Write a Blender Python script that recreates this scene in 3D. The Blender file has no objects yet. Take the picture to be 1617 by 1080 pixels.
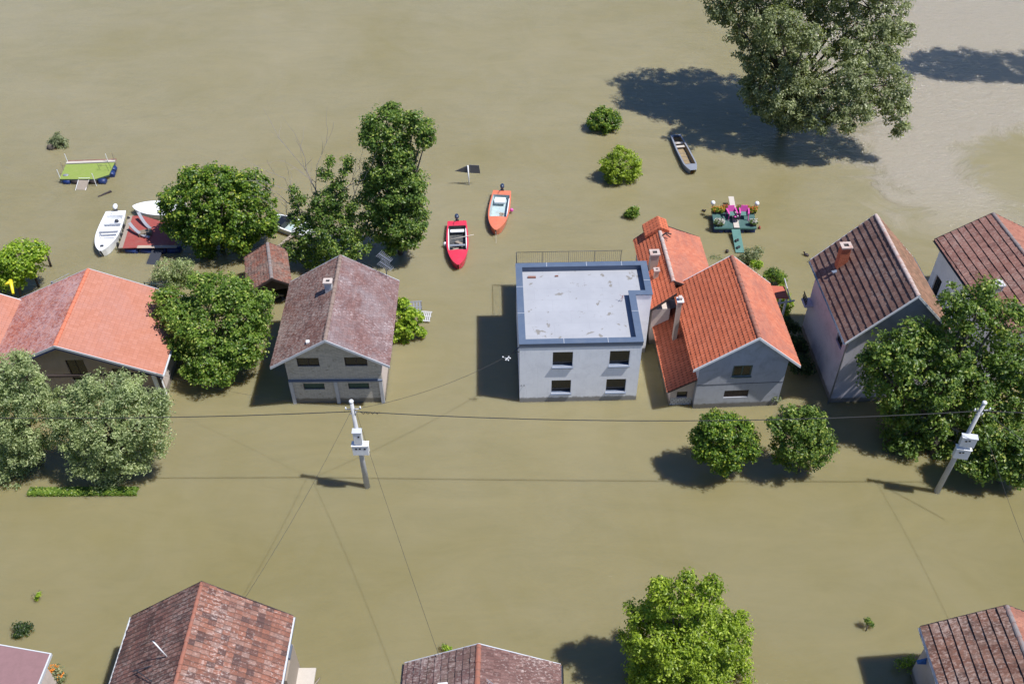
import bpy, math, random
import numpy as np
from mathutils import Vector, Matrix
R = math.radians
scene = bpy.context.scene
COL = scene.collection
random.seed(7)

# ------------------------------------------------------------------ camera
F, PITCH, ROLL, CAMH = 1547.33, 0.765454, 0.0057523, 44.0
FW = np.array([0, math.cos(PITCH), -math.sin(PITCH)])
UP = np.array([0, math.sin(PITCH), math.cos(PITCH)])
RT = np.array([1.0, 0, 0])
_c, _s = math.cos(ROLL), math.sin(ROLL)
CR, CU = _c*RT - _s*UP, _s*RT + _c*UP
cd = bpy.data.cameras.new('camera'); cam = bpy.data.objects.new('camera', cd); COL.objects.link(cam)
m = Matrix(((CR[0], CU[0], -FW[0], 0), (CR[1], CU[1], -FW[1], 0), (CR[2], CU[2], -FW[2], CAMH), (0, 0, 0, 1)))
cam.matrix_world = m
cd.sensor_width = 36; cd.lens = F/1617*36; cd.clip_end = 4000; cd.clip_start = .5
scene.camera = cam
# ------------------------------------------------------------------ world, sun
SUN = Vector((2.60, -.57, 4.97)).normalized()
w = bpy.data.worlds.new('World'); scene.world = w; w.use_nodes = True
nt = w.node_tree; bg = nt.nodes['Background']
sky = nt.nodes.new('ShaderNodeTexSky'); sky.sky_type = 'NISHITA'; sky.sun_disc = False
sky.sun_elevation = math.asin(SUN.z); sky.sun_rotation = math.atan2(SUN.x, SUN.y)
sky.air_density = 1.0; sky.dust_density = .3; sky.ozone_density = 4.0
tint = nt.nodes.new('ShaderNodeMix'); tint.data_type = 'RGBA'; tint.blend_type = 'MULTIPLY'; tint.inputs[0].default_value = 1
nt.links.new(sky.outputs[0], tint.inputs[6]); tint.inputs[7].default_value = (.86, .95, 1.18, 1)
nt.links.new(tint.outputs[2], bg.inputs[0]); bg.inputs[1].default_value = .082
ld = bpy.data.lights.new('sun', 'SUN'); ld.energy = 4.8; ld.angle = R(.55); ld.color = (1, .975, .94)
sun = bpy.data.objects.new('sun', ld); COL.objects.link(sun)
sun.rotation_euler = SUN.to_track_quat('Z', 'Y').to_euler(); sun.location = (30, -10, 60)
vs = scene.view_settings; vs.view_transform = 'Standard'; vs.look = 'None'; vs.exposure = .30; vs.gamma = 1
scene.cycles.max_bounces = 6; scene.cycles.transparent_max_bounces = 4

# ------------------------------------------------------------------ helpers
def U(px, py, z=0.0):
    """world point at height z seen at photo pixel"""
    a, b = px-808.5, 540-py
    d = FW*F + CR*a + CU*b
    return Vector(np.array([0, 0, CAMH]) + d*((z-CAMH)/d[2]))
def V(px, py, Y):
    a, b = px-808.5, 540-py
    d = FW*F + CR*a + CU*b
    return Vector(np.array([0, 0, CAMH]) + d*(Y/d[1]))
def mpp(P):
    """metres per photo pixel at point P"""
    return float((np.array(P)-np.array([0, 0, CAMH])) @ FW)/F

class NT:
    def __init__(s, name):
        s.m = bpy.data.materials.new(name); s.m.use_nodes = True
        s.t = s.m.node_tree; s.b = s.t.nodes['Principled BSDF']; s.out = s.t.nodes['Material Output']
    def n(s, typ, ins=None, **kw):
        nd = s.t.nodes.new(typ)
        for k, v in kw.items(): setattr(nd, k, v)
        for k, v in (ins or {}).items():
            if isinstance(v, bpy.types.NodeSocket): s.t.links.new(v, nd.inputs[k])
            else: nd.inputs[k].default_value = v
        return nd
    def link(s, a, b): s.t.links.new(a, b)
    def math(s, op, a, b=0.0, clamp=False):
        nd = s.n('ShaderNodeMath', {0: a, 1: b}, operation=op); nd.use_clamp = clamp; return nd.outputs[0]
    def mix(s, f, a, b, mode='MIX'):
        nd = s.n('ShaderNodeMix', data_type='RGBA', blend_type=mode)
        for i, v in ((0, f), (6, a), (7, b)):
            if isinstance(v, bpy.types.NodeSocket): s.link(v, nd.inputs[i])
            else: nd.inputs[i].default_value = v if i == 0 else (*v, 1)
        return nd.outputs[2]
    def ramp(s, fac, stops, interp='LINEAR'):
        nd = s.n('ShaderNodeValToRGB', {0: fac}); cr = nd.color_ramp; cr.interpolation = interp
        while len(cr.elements) < len(stops): cr.elements.new(.5)
        for e, (p, c) in zip(cr.elements, stops):
            e.position = p; e.color = (*c, 1) if len(c) == 3 else c
        return nd.outputs[0]
    def noise(s, vec, scale, detail=4, rough=.6, dist=0):
        return s.n('ShaderNodeTexNoise', {'Vector': vec, 'Scale': scale, 'Detail': detail, 'Roughness': rough, 'Distortion': dist}).outputs[0]
    def bump(s, h, strength, dist):
        nd = s.n('ShaderNodeBump', {'Height': h, 'Strength': strength, 'Distance': dist})
        s.link(nd.outputs[0], s.b.inputs['Normal'])
def c(r, g, b):
    """sRGB 0-255 -> linear"""
    f = lambda v: (v/255/12.92) if v/255 <= .04045 else ((v/255+.055)/1.055)**2.4
    return (f(r), f(g), f(b))

def tide(k, cc, co, z=.30):
    """mud line and damp left by the flood just above the water"""
    zz = k.n('ShaderNodeSeparateXYZ', {0: co}).outputs[2]
    h = k.math('ADD', zz, k.math('MULTIPLY', k.noise(co, 2.5, 4, .7), -.35))
    f = k.n('ShaderNodeMapRange', {0: h, 1: z-.17, 2: z-.02, 3: .78, 4: 0.0}).outputs[0]
    return k.mix(f, cc, (.12, .10, .065))
def mat(name, col, rough=.7, var=.18, scale=3.0, dirt=None, dirt_amt=.4, metal=0, bump=0, bscale=30, wet=False):
    k = NT(name); co = k.n('ShaderNodeTexCoord').outputs['Object']
    n1 = k.noise(co, scale, 5, .65)
    lo = tuple(x*(1-var) for x in col); hi = tuple(min(1, x*(1+var)) for x in col)
    cc = k.mix(n1, lo, hi)
    if dirt:
        n2 = k.noise(co, scale*.6, 6, .75, .5)
        f = k.ramp(n2, [(.48, (0, 0, 0)), (.68, (dirt_amt,)*3)])
        cc = k.mix(f, cc, dirt)
    if wet or 'plaster' in name:
        st = k.noise(k.n('ShaderNodeMapping', {'Vector': co, 'Scale': (6, 6, .5)}).outputs[0], 1.3, 4, .7)
        cc = k.mix(k.ramp(st, [(.55, (0, 0, 0)), (.75, (.35,)*3)]), cc, tuple(x*.6 for x in col))
        cc = tide(k, cc, co)
    k.link(cc, k.b.inputs['Base Color']); k.b.inputs['Roughness'].default_value = rough
    k.b.inputs['Metallic'].default_value = metal
    if bump: k.bump(k.noise(co, bscale, 4), .5, bump)
    return k.m

def tile_mat(name, cols, tw, ch, gap=.1, gu=.06, gv=.08, stain=None, stain_amt=.6, stain_scale=.5, speck=None, speck_amt=.5, speck_th=.72, stagger=True, rough=.8, gain=(1, 1, 1), grain=1.0, dots=0):
    gn = lambda q: tuple(min(.9, a*b) for a, b in zip(q, gain))
    cols = [gn(q) for q in cols]; stain = gn(stain) if stain else None
    k = NT(name); uv = k.n('ShaderNodeUVMap').outputs[0]
    sp = k.n('ShaderNodeSeparateXYZ', {0: uv})
    v = k.math('DIVIDE', sp.outputs[1], ch); vi = k.math('FLOOR', v)
    u = k.math('DIVIDE', sp.outputs[0], tw)
    if stagger: u = k.math('ADD', u, k.math('MULTIPLY', k.math('MODULO', vi, 2.0), .5))
    ui = k.math('FLOOR', u)
    cell = k.n('ShaderNodeCombineXYZ', {0: ui, 1: vi}).outputs[0]
    wn = k.n('ShaderNodeTexWhiteNoise', {0: cell}, noise_dimensions='3D')
    big = k.noise(uv, .9, 3, .6)
    f = k.math('ADD', k.math('MULTIPLY', wn.outputs[0], .62), k.math('MULTIPLY', big, .38))
    stops = [(i/(len(cols)-1)*.86+.07, x) for i, x in enumerate(cols)]
    cc = k.ramp(f, stops)
    fine = k.noise(k.n('ShaderNodeMapping', {'Vector': uv, 'Scale': (1.9, 1, 1)}).outputs[0], 9, 6, .75)
    cc = k.mix(1.0, cc, k.ramp(fine, [(.3, (1-.34*grain,)*3), (.7, (1+.26*grain,)*3)]), 'MULTIPLY')
    if stain:
        s1 = k.noise(uv, stain_scale, 6, .7, .8); s2 = k.noise(uv, 8, 5, .8)
        sf = k.math('MULTIPLY', k.math('ADD', k.math('MULTIPLY', s1, .65), k.math('MULTIPLY', s2, .35)), 1.0)
        cc = k.mix(k.ramp(sf, [(.46, (0, 0, 0)), (.62, (stain_amt,)*3)]), cc, stain)
    if speck:
        s3 = k.noise(k.n('ShaderNodeMapping', {'Vector': uv, 'Scale': (2.0, 1, 1)}).outputs[0], 5.0, 5, .8, .2)
        s4 = k.noise(uv, .45, 3, .6)
        sf = k.math('ADD', k.math('MULTIPLY', s3, .75), k.math('MULTIPLY', s4, .25))
        cc = k.mix(k.ramp(sf, [(speck_th-.14, (0, 0, 0)), (speck_th-.05, (speck_amt,)*3)]), cc, speck)
    # joints between tiles (real gaps, dirt filled)
    fu = k.math('FRACT', u); fv = k.math('FRACT', v)
    g1 = k.math('LESS_THAN', fu, gu); g2 = k.math('LESS_THAN', fv, gv)
    g = k.math('MAXIMUM', g1, g2)
    if dots:
        dd = k.math('MULTIPLY', k.math('LESS_THAN', fu, .42), k.math('LESS_THAN', fv, .40))  # dark dots paint the shade between barrel rolls into the colour
        cc = k.mix(k.math('MULTIPLY', dd, dots), cc, tuple(x*.18 for x in cols[0]))
    cc = k.mix(k.math('MULTIPLY', g, 1-gap), cc, (.03, .022, .02))
    k.link(cc, k.b.inputs['Base Color']); k.b.inputs['Roughness'].default_value = rough
    return k.m

def leaf_mat(name, dark, light, tip=None, tipn=.12, trans=.42, gloss=.42):
    k = NT(name); g = k.n('ShaderNodeNewGeometry')
    co = k.n('ShaderNodeTexCoord').outputs['Object']
    rnd = g.outputs['Random Per Island']
    nz = k.noise(co, 1.3, 4, .65)
    f = k.math('ADD', k.math('MULTIPLY', rnd, .55), k.math('MULTIPLY', k.math('SUBTRACT', nz, .5), 1.5))
    cc = k.ramp(k.math('ADD', f, .18), [(.1, dark), (.85, light)])
    if tip:
        r2 = k.n('ShaderNodeTexWhiteNoise', {1: k.math('MULTIPLY', rnd, 91.7)}, noise_dimensions='1D').outputs[0]
        cc = k.mix(k.math('MULTIPLY', k.math('LESS_THAN', r2, tipn), .85), cc, tip)
    k.link(cc, k.b.inputs['Base Color']); k.b.inputs['Roughness'].default_value = gloss
    k.b.inputs['Specular IOR Level'].default_value = .45
    tr = k.n('ShaderNodeBsdfTranslucent', {0: k.mix(1.0, cc, (1.5, 1.6, .6), 'MULTIPLY')})
    mx = k.n('ShaderNodeMixShader', {0: trans}); k.link(k.b.outputs[0], mx.inputs[1]); k.link(tr.outputs[0], mx.inputs[2])
    k.link(mx.outputs[0], k.out.inputs[0])
    return k.m

def empty(name, loc, rz=0.0, label=None, cat=None, group=None):
    o = bpy.data.objects.new(name, None); COL.objects.link(o); o.location = loc; o.rotation_euler = (0, 0, rz)
    o.empty_display_size = .3
    return tag(o, label, cat, group)
def tag(o, label=None, cat=None, group=None, kind=None):
    if label: o['label'] = label
    if cat: o['category'] = cat
    if group: o['group'] = group
    if kind: o['kind'] = kind
    return o

class MB:
    def __init__(s): s.v = []; s.f = []; s.uv = {}; s.sm = set()
    def add(s, vs_, fs, smooth=False):
        b = len(s.v); s.v += [tuple(x) for x in vs_]
        for f in fs:
            if smooth: s.sm.add(len(s.f))
            s.f.append([i+b for i in f])
        return s
    def hexa(s, p):
        return s.add(p, [(0, 3, 2, 1), (4, 5, 6, 7), (0, 1, 5, 4), (1, 2, 6, 5), (2, 3, 7, 6), (3, 0, 4, 7)])
    def box(s, x0, x1, y0, y1, z0, z1):
        return s.hexa([(x0, y0, z0), (x1, y0, z0), (x1, y1, z0), (x0, y1, z0), (x0, y0, z1), (x1, y0, z1), (x1, y1, z1), (x0, y1, z1)])
    def rbox(s, cx, cy, z0, z1, lx, ly, ang, tilt=0):
        ca, sa = math.cos(ang), math.sin(ang); P = []
        for z in (z0, z1):
            for a, b in ((-1, -1), (1, -1), (1, 1), (-1, 1)):
                x, y = a*lx/2, b*ly/2; P.append((cx+ca*x-sa*y, cy+sa*x+ca*y, z+tilt*y))
        return s.hexa(P)
    def beam(s, a, b, w_, h_, up=(0, 0, 1)):
        a, b = Vector(a), Vector(b); d = (b-a).normalized(); r = d.cross(Vector(up))
        if r.length < 1e-4: r = d.cross(Vector((1, 0, 0)))
        r.normalize(); u = r.cross(d); r *= w_/2; u *= h_/2
        return s.hexa([a-r-u, a+r-u, b+r-u, b-r-u, a-r+u, a+r+u, b+r+u, b-r+u])
    def tube(s, pts, r, n=8, caps=True):
        pts = [Vector(p) for p in pts]; rs = r if isinstance(r, (list, tuple)) else [r]*len(pts)
        vs_ = []; fs = []; prev = None
        for i, p in enumerate(pts):
            d = (pts[min(i+1, len(pts)-1)]-pts[max(i-1, 0)]).normalized()
            if prev is None: x = d.cross(Vector((0, 0, 1)) if abs(d.z) < .9 else Vector((1, 0, 0))).normalized()
            else: x = (prev-d*prev.dot(d)).normalized()
            prev = x; y = d.cross(x)
            for k in range(n):
                a = 2*math.pi*k/n; vs_.append(p+(x*math.cos(a)+y*math.sin(a))*rs[i])
        for i in range(len(pts)-1):
            for k in range(n):
                k2 = (k+1) % n; fs.append((i*n+k, i*n+k2, (i+1)*n+k2, (i+1)*n+k))
        s.add(vs_, fs, n > 5)
        if caps:
            b = len(s.v)-len(vs_)
            s.f.append([b+k for k in range(n)][::-1]); s.f.append([b+(len(pts)-1)*n+k for k in range(n)])
        return s
    def prism(s, poly, z0, z1):
        n = len(poly); vs_ = [(x, y, z0) for x, y in poly]+[(x, y, z1) for x, y in poly]
        return s.add(vs_, [tuple(range(n))[::-1], tuple(range(n, 2*n))]+[(i, (i+1) % n, (i+1) % n+n, i+n) for i in range(n)])
    def ball(s, cc, r, sq=(1, 1, 1), nu=12, nv=8, bumpy=0, rng=random):
        vs_ = []; fs = []
        for j in range(nv+1):
            th = math.pi*j/nv
            for i in range(nu):
                ph = 2*math.pi*i/nu; k = 1+bumpy*(rng.random()-.5)
                vs_.append((cc[0]+r*k*sq[0]*math.sin(th)*math.cos(ph), cc[1]+r*k*sq[1]*math.sin(th)*math.sin(ph), cc[2]+r*k*sq[2]*math.cos(th)))
        for j in range(nv):
            for i in range(nu):
                i2 = (i+1) % nu; fs.append((j*nu+i, (j+1)*nu+i, (j+1)*nu+i2, j*nu+i2))
        return s.add(vs_, fs, True)
    def build(s, name, m_, parent=None, label=None, bevel=0):
        me = bpy.data.meshes.new(name); me.from_pydata([tuple(p) for p in s.v], [], s.f)
        me.materials.append(m_)
        uvl = me.uv_layers.new(name='UVMap'); co = s.v
        for p in me.polygons:
            n = p.normal; ax = max(range(3), key=lambda i: abs(n[i]))
            for li in p.loop_indices:
                q = co[me.loops[li].vertex_index]
                uvl.data[li].uv = (q[1], q[2]) if ax == 0 else ((q[0], q[2]) if ax == 1 else (q[0], q[1]))
            if p.index in s.sm: p.use_smooth = True
        o = bpy.data.objects.new(name, me); COL.objects.link(o)
        if parent: o.parent = parent
        if label: o['label'] = label
        if bevel:
            b = o.modifiers.new('bevel', 'BEVEL'); b.width = bevel; b.segments = 2; b.limit_method = 'ANGLE'
        return o

def fast_mesh(name, verts, quads, m_, parent=None, uv=None, smooth=False):
    me = bpy.data.meshes.new(name); nq = len(quads)
    me.vertices.add(len(verts)); me.vertices.foreach_set('co', np.asarray(verts, np.float32).ravel())
    me.loops.add(nq*4); me.loops.foreach_set('vertex_index', np.asarray(quads, np.int32).ravel())
    me.polygons.add(nq); me.polygons.foreach_set('loop_start', np.arange(0, nq*4, 4, dtype=np.int32))
    me.polygons.foreach_set('use_smooth', np.full(nq, smooth, bool))
    me.update(calc_edges=True); me.validate()
    if uv is not None:
        l = me.uv_layers.new(name='UVMap'); l.data.foreach_set('uv', np.asarray(uv, np.float32)[np.asarray(quads).ravel()].ravel())
    me.materials.append(m_)
    o = bpy.data.objects.new(name, me); COL.objects.link(o)
    if parent: o.parent = parent
    return o

# ------------------------------------------------------------------ materials
M = {}
M['plaster_white'] = mat('white_plaster', (.88, .89, .92), .85, .05, 1.5, dirt=(.55, .56, .6), dirt_amt=.3)
M['plaster_grey'] = mat('grey_plaster', (.42, .44, .49), .9, .14, 1.2, dirt=(.22, .22, .23), dirt_amt=.6)
M['plaster_tan'] = mat('tan_plaster', (.42, .33, .26), .9, .12, 1.2, dirt=(.3, .26, .22), dirt_amt=.5)
M['plaster_cream'] = mat('cream_plaster', (.55, .47, .42), .9, .1, 1.4, dirt=(.35, .3, .28), dirt_amt=.5)
M['plaster_mauve'] = mat('mauve_plaster', (.56, .53, .58), .9, .1, 1.2, dirt=(.28, .27, .3), dirt_amt=.5)
M['concrete'] = mat('concrete', (.50, .50, .50), .85, .12, 3, dirt=(.3, .3, .3), dirt_amt=.5)
M['white_paint'] = mat('white_paint', (.78, .79, .80), .45, .05, 3)
M['gel_white'] = mat('white_gelcoat', (.80, .81, .82), .25, .04, 2, dirt=(.55, .55, .52), dirt_amt=.25)
M['zinc'] = mat('zinc_sheet', (.50, .52, .55), .55, .1, 3)
M['coping'] = mat('blue_grey_coping', (.085, .12, .185), .55, .15, 2, dirt=(.13, .16, .21), dirt_amt=.5)
M['fascia'] = mat('grey_shade_strip', (.13, .16, .22), .6, .08, 2)
M['dark_wood'] = mat('dark_wood', (.045, .032, .03), .7, .25, 6)
M['wood'] = mat('weathered_wood', (.30, .25, .20), .85, .2, 8)
M['pale_wood'] = mat('pale_plank', (.50, .45, .39), .85, .12, 8, dirt=(.4, .36, .3), dirt_amt=.4)
M['dark_glass'] = mat('dark_glass', (.012, .014, .018), .12, .1, 3)
M['green_frame'] = mat('green_frame', (.05, .085, .075), .5, .15, 5)
M['green_blind'] = mat('green_blind', (.018, .06, .05), .6, .15, 8)
M['black'] = mat('black_rubber', (.02, .02, .022), .6, .2, 5)
M['dark_metal'] = mat('dark_metal', (.06, .065, .08), .5, .15, 5, metal=.4)
M['grey_metal'] = mat('grey_metal', (.33, .34, .37), .45, .12, 5, metal=.4)
M['blue'] = mat('blue_drum', (.012, .035, .15), .5, .3, 3, dirt=(.02, .025, .04), dirt_amt=.9)
M['red_boat'] = mat('red_hull_paint', (.62, .035, .07), .4, .08, 3, dirt=(.45, .1, .12), dirt_amt=.3)
M['orange_boat'] = mat('orange_hull_paint', (.62, .17, .09), .45, .08, 3, dirt=(.5, .26, .18), dirt_amt=.35)
M['boat_floor_blue'] = mat('pale_blue_floor', (.40, .50, .52), .6, .2, 4, dirt=(.3, .27, .2), dirt_amt=.7)
M['boat_floor_dark'] = mat('dark_boat_floor', (.05, .055, .06), .7, .4, 8, dirt=(.25, .22, .17), dirt_amt=.6)
M['boat_floor_mud'] = mat('muddy_boards', (.26, .19, .10), .8, .2, 5, dirt=(.38, .34, .27), dirt_amt=.5)
M['aluminium'] = mat('dull_aluminium', (.30, .32, .36), .5, .12, 5, metal=.35)
M['cowl'] = mat('dark_blue_cowling', (.035, .05, .09), .25, .15, 5)
M['turf'] = mat('artificial_turf', (.22, .29, .06), .95, .22, 5, dirt=(.30, .30, .12), dirt_amt=.4, bump=.01)
M['green_deck'] = mat('green_deck_paint', (.05, .115, .105), .7, .15, 3, dirt=(.10, .17, .16), dirt_amt=.5)
M['green_ramp'] = mat('green_ramp_paint', (.085, .20, .17), .7, .12, 3, dirt=(.05, .12, .12), dirt_amt=.4)
M['red_deck'] = mat('red_deck_paint', (.30, .062, .05), .7, .2, 4, dirt=(.24, .12, .10), dirt_amt=.5)
M['pink'] = mat('pink_chair_plastic', (.62, .09, .36), .4, .05, 3)
M['yellow'] = mat('yellow_plastic', (.85, .68, .03), .4, .05, 3)
M['blue_plastic'] = mat('blue_tarp', (.03, .13, .36), .5, .2, 5)
M['bark'] = mat('bark', (.10, .082, .065), .95, .3, 8, bump=.02)
M['bare_twig'] = mat('bare_twig', (.24, .21, .19), .9, .2, 8)
M['felt'] = mat('mauve_roof_felt', (.22, .125, .13), .9, .14, 5, dirt=(.17, .10, .10), dirt_amt=.5)
M['blue_trim'] = mat('dark_blue_board', (.02, .04, .13), .6, .15, 4)
M['sign_grey'] = mat('weathered_grey_board', (.115, .115, .125), .8, .2, 4)
M['wire'] = mat('black_cable', (.03, .03, .03), .7, .1, 5)
M['orange_flower'] = leaf_mat('orange_petals', (.6, .18, .02), (.8, .33, .05), trans=.15)
M['red_flower'] = leaf_mat('red_petals', (.5, .09, .03), (.72, .2, .08), trans=.15)
M['white_flower'] = leaf_mat('white_petals', (.6, .55, .55), (.8, .75, .75), trans=.15)
M['brick_red'] = tile_mat('red_brick', [(.40, .11, .05), (.5, .16, .08)], .25, .075, gap=.4)

def stone_wall():
    k = NT('split_stone'); uv = k.n('ShaderNodeUVMap').outputs[0]
    br = k.n('ShaderNodeTexBrick', {'Vector': uv, 'Color1': (.52, .47, .38, 1), 'Color2': (.37, .34, .28, 1), 'Mortar': (.56, .53, .47, 1), 'Scale': 1.0, 'Mortar Size': .012, 'Bias': 0.0, 'Brick Width': .34, 'Row Height': .085})
    br.offset_frequency = 3
    n1 = k.noise(uv, 2.2, 5, .7, .4)
    cc = k.mix(k.ramp(n1, [(.55, (0, 0, 0)), (.72, (.7,)*3)]), br.outputs[0], (.20, .17, .11))
    n2 = k.noise(k.n('ShaderNodeMapping', {'Vector': uv, 'Scale': (1.2, 7, 1)}).outputs[0], 1.6, 5, .8)
    cc = k.mix(k.ramp(n2, [(.60, (0, 0, 0)), (.66, (.8,)*3)]), cc, (.10, .085, .05))
    cc = tide(k, cc, k.n('ShaderNodeTexCoord').outputs['Object'])
    k.link(cc, k.b.inputs['Base Color']); k.b.inputs['Roughness'].default_value = .9
    return k.m
M['stone'] = stone_wall()
M['slate_rubble'] = tile_mat('pale_block_wall', [(.45, .45, .46), (.7, .7, .7)], .22, .16, gap=.2, gu=.1, gv=.12)

def flat_roof():
    k = NT('screed_roof'); co = k.n('ShaderNodeTexCoord').outputs['Object']
    n0 = k.noise(co, .7, 5, .6)
    cc = k.mix(n0, (.29, .30, .33), (.40, .41, .44))
    uvx = k.n('ShaderNodeTexBrick', {'Vector': co, 'Color1': (1, 1, 1, 1), 'Color2': (.965, .965, .965, 1), 'Mortar': (.90, .90, .91, 1), 'Scale': 1.0, 'Mortar Size': .012, 'Brick Width': 2.1, 'Row Height': 1.05}).outputs[0]
    cc = k.mix(1.0, cc, uvx, 'MULTIPLY')
    n1 = k.noise(co, 1.35, 6, .66, .35)
    cc = k.mix(k.ramp(n1, [(.600, (0, 0, 0)), (.635, (.85,)*3)]), cc, (.19, .175, .15))
    n2 = k.noise(co, 4.1, 4, .7)
    cc = k.mix(k.ramp(n2, [(.66, (0, 0, 0)), (.70, (.7,)*3)]), cc, (.22, .215, .20))
    k.link(cc, k.b.inputs['Base Color']); k.b.inputs['Roughness'].default_value = .8
    return k.m
M['screed'] = flat_roof()

# roof tiles
T = {}
T['A_left'] = tile_mat('glazed_red_brown_tiles', [c(120,55,45), c(150,80,66), c(175,112,98)], .2, .26, gap=.6, gu=.05, gv=.0, stagger=False, speck=(.62, .50, .50), speck_amt=.45, speck_th=.60, stain=c(150,96,84), stain_amt=.5, rough=.42, gain=(1.224, 1.282, 1.088))  # pale specks paint the glints of the glaze
T['orange'] = tile_mat('new_orange_tiles', [c(196,92,62), c(203,97,67), c(210,104,74)], .2, .26, gap=.85, gu=.10, gv=.10, stagger=False, stain=c(196,104,82), stain_amt=.5, stain_scale=.35, gain=(.73, 1.45, 2.0), grain=.35)
T['D'] = tile_mat('barrel_tiles_shaded', [c(188,86,56), c(202,96,64), c(212,106,76)], .20, .27, gap=.8, gu=.14, gv=.10, stagger=False, stain=c(150,78,58), stain_amt=.3, gain=(.9, 1.14, 1.1), grain=.45, dots=.66)  # copy for the slope turned from the sun, barrel shade painted in
T['D_right'] = tile_mat('barrel_tiles_sunlit', [c(196,98,74), c(206,108,82), c(214,118,92)], .20, .27, gap=.85, gu=.08, gv=.06, stagger=False, stain=c(120,84,84), stain_amt=.55, stain_scale=.42, gain=(.78, 1.04, 1.04), grain=.5)  # copy of the same tile, coloured for the sunlit slope
T['B_left'] = tile_mat('lichened_brown_tiles', [c(92,62,56), c(122,84,74), c(142,102,90), c(160,122,108)], .24, .24, gap=.25, gu=.08, gv=.08, stain=c(122,66,46), stain_amt=.7, stain_scale=.7, speck=c(176,168,160), speck_amt=.5, speck_th=.62, gain=(0.666, 0.684, 0.72))
T['B_right'] = tile_mat('weathered_mauve_tiles', [c(116,80,76), c(134,96,90), c(150,112,105)], .24, .24, gap=.5, gu=.08, gv=.08, stain=c(176,168,170), stain_amt=.42, stain_scale=.55, speck=c(205,195,195), speck_amt=.6, speck_th=.68, gain=(.73, .76, .78))
T['H_left'] = tile_mat('old_brown_tiles', [c(90,58,54), c(118,78,68), c(148,100,86), c(172,128,112)], .23, .36, gap=.15, gu=.15, gv=.05, stagger=False, speck=c(190,176,165), speck_amt=.45, speck_th=.64, stain=c(96,84,66), stain_amt=.4, gain=(.62, .62, .64))
T['H_right'] = tile_mat('patchy_pink_tiles', [c(98,70,66), c(132,88,76), c(180,112,86), c(198,124,96), c(204,150,128), c(176,150,142)], .23, .36, gap=.35, gu=.13, gv=.05, stagger=False, speck=c(220,204,196), speck_amt=.55, speck_th=.67, stain=c(128,92,84), stain_amt=.45, stain_scale=.8, gain=(.47, .52, .56))
T['F_left'] = tile_mat('dark_brown_tiles', [c(88,60,54), c(108,74,66), c(128,92,82)], .25, .40, gap=.3, gu=.03, gv=.13, speck=c(150,138,130), speck_amt=.5, speck_th=.64, stain=c(100,62,54), stain_amt=.5, gain=(1.05, 1.2, 1.15))
T['F_right'] = tile_mat('ochre_brown_tiles', [c(128,90,66), c(150,108,80), c(176,126,96)], .25, .40, gap=.5, gu=.04, gv=.08, stain=c(120,96,72), stain_amt=.6, gain=(0.75, 0.8, 0.85))
T['G_left'] = tile_mat('rust_brown_tiles', [c(118,76,66), c(142,94,80), c(160,110,94)], .25, .46, gap=.3, gu=.04, gv=.11, speck=c(170,150,140), speck_amt=.5, speck_th=.63, gain=(0.8, 0.85, 0.9))
T['G_right'] = tile_mat('rust_orange_tiles', [c(160,96,74), c(184,112,88), c(196,128,102)], .25, .46, gap=.5, gu=.05, gv=.06, stain=c(140,96,80), stain_amt=.5, gain=(0.7, 0.8, 0.85))
T['J_left'] = tile_mat('terracotta_tiles', [c(132,76,60), c(160,92,72), c(186,116,94), c(192,138,122)], .22, .42, gap=.25, gu=.04, gv=.10, stain=c(108,82,74), stain_amt=.6, stain_scale=.8, speck=c(198,176,164), speck_amt=.5, speck_th=.64, gain=(0.44, 0.598, 0.616))
T['I_left'] = tile_mat('grey_brown_tiles', [c(104,74,70), c(136,102,94), c(166,138,128)], .24, .36, gap=.2, gu=.05, gv=.10, stagger=False, stain=c(104,92,66), stain_amt=.45, speck=c(196,186,178), speck_amt=.5, speck_th=.65, gain=(.68, .68, .72))
T['I_right'] = tile_mat('mauve_brown_tiles', [c(112,76,68), c(134,96,86), c(158,120,108)], .15, .36, gap=.4, gu=.12, gv=.05, speck=c(206,190,182), speck_amt=.6, speck_th=.67, gain=(.62, .62, .66))
T['L'] = tile_mat('mossy_orange_tiles', [c(120,66,50), c(158,84,62), c(184,108,82)], .2, .24, gap=.35, gu=.09, gv=.1, stain=c(92,80,72), stain_amt=.8, stain_scale=.9, speck=c(150,142,132), speck_amt=.5, speck_th=.62, gain=(0.65, 0.8, 0.9))
T['ridge_orange'] = mat('orange_ridge_tile', c(172,92,70), .8, .15, 3)
T['ridge_lichen'] = mat('lichened_ridge_tile', c(136,118,108), .85, .2, 4, dirt=c(110,84,74), dirt_amt=.7)
T['ridge_brown'] = mat('brown_ridge_tile', c(128,88,76), .85, .2, 4, dirt=c(170,150,140), dirt_amt=.5)
T['ridge_light'] = mat('light_orange_ridge_tile', c(198,116,88), .8, .1, 3)
T['ridge_old'] = mat('worn_ridge_tile', c(150,96,78), .85, .25, 5, dirt=c(120,100,92), dirt_amt=.7)
T['ridge_grey'] = mat('grey_ridge_tile', c(130,122,120), .85, .2, 4, dirt=c(150,100,82), dirt_amt=.5)
T['ridge_pale'] = mat('pale_ridge_tile', c(184,168,160), .85, .15, 4, dirt=c(170,110,88), dirt_amt=.6)

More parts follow.
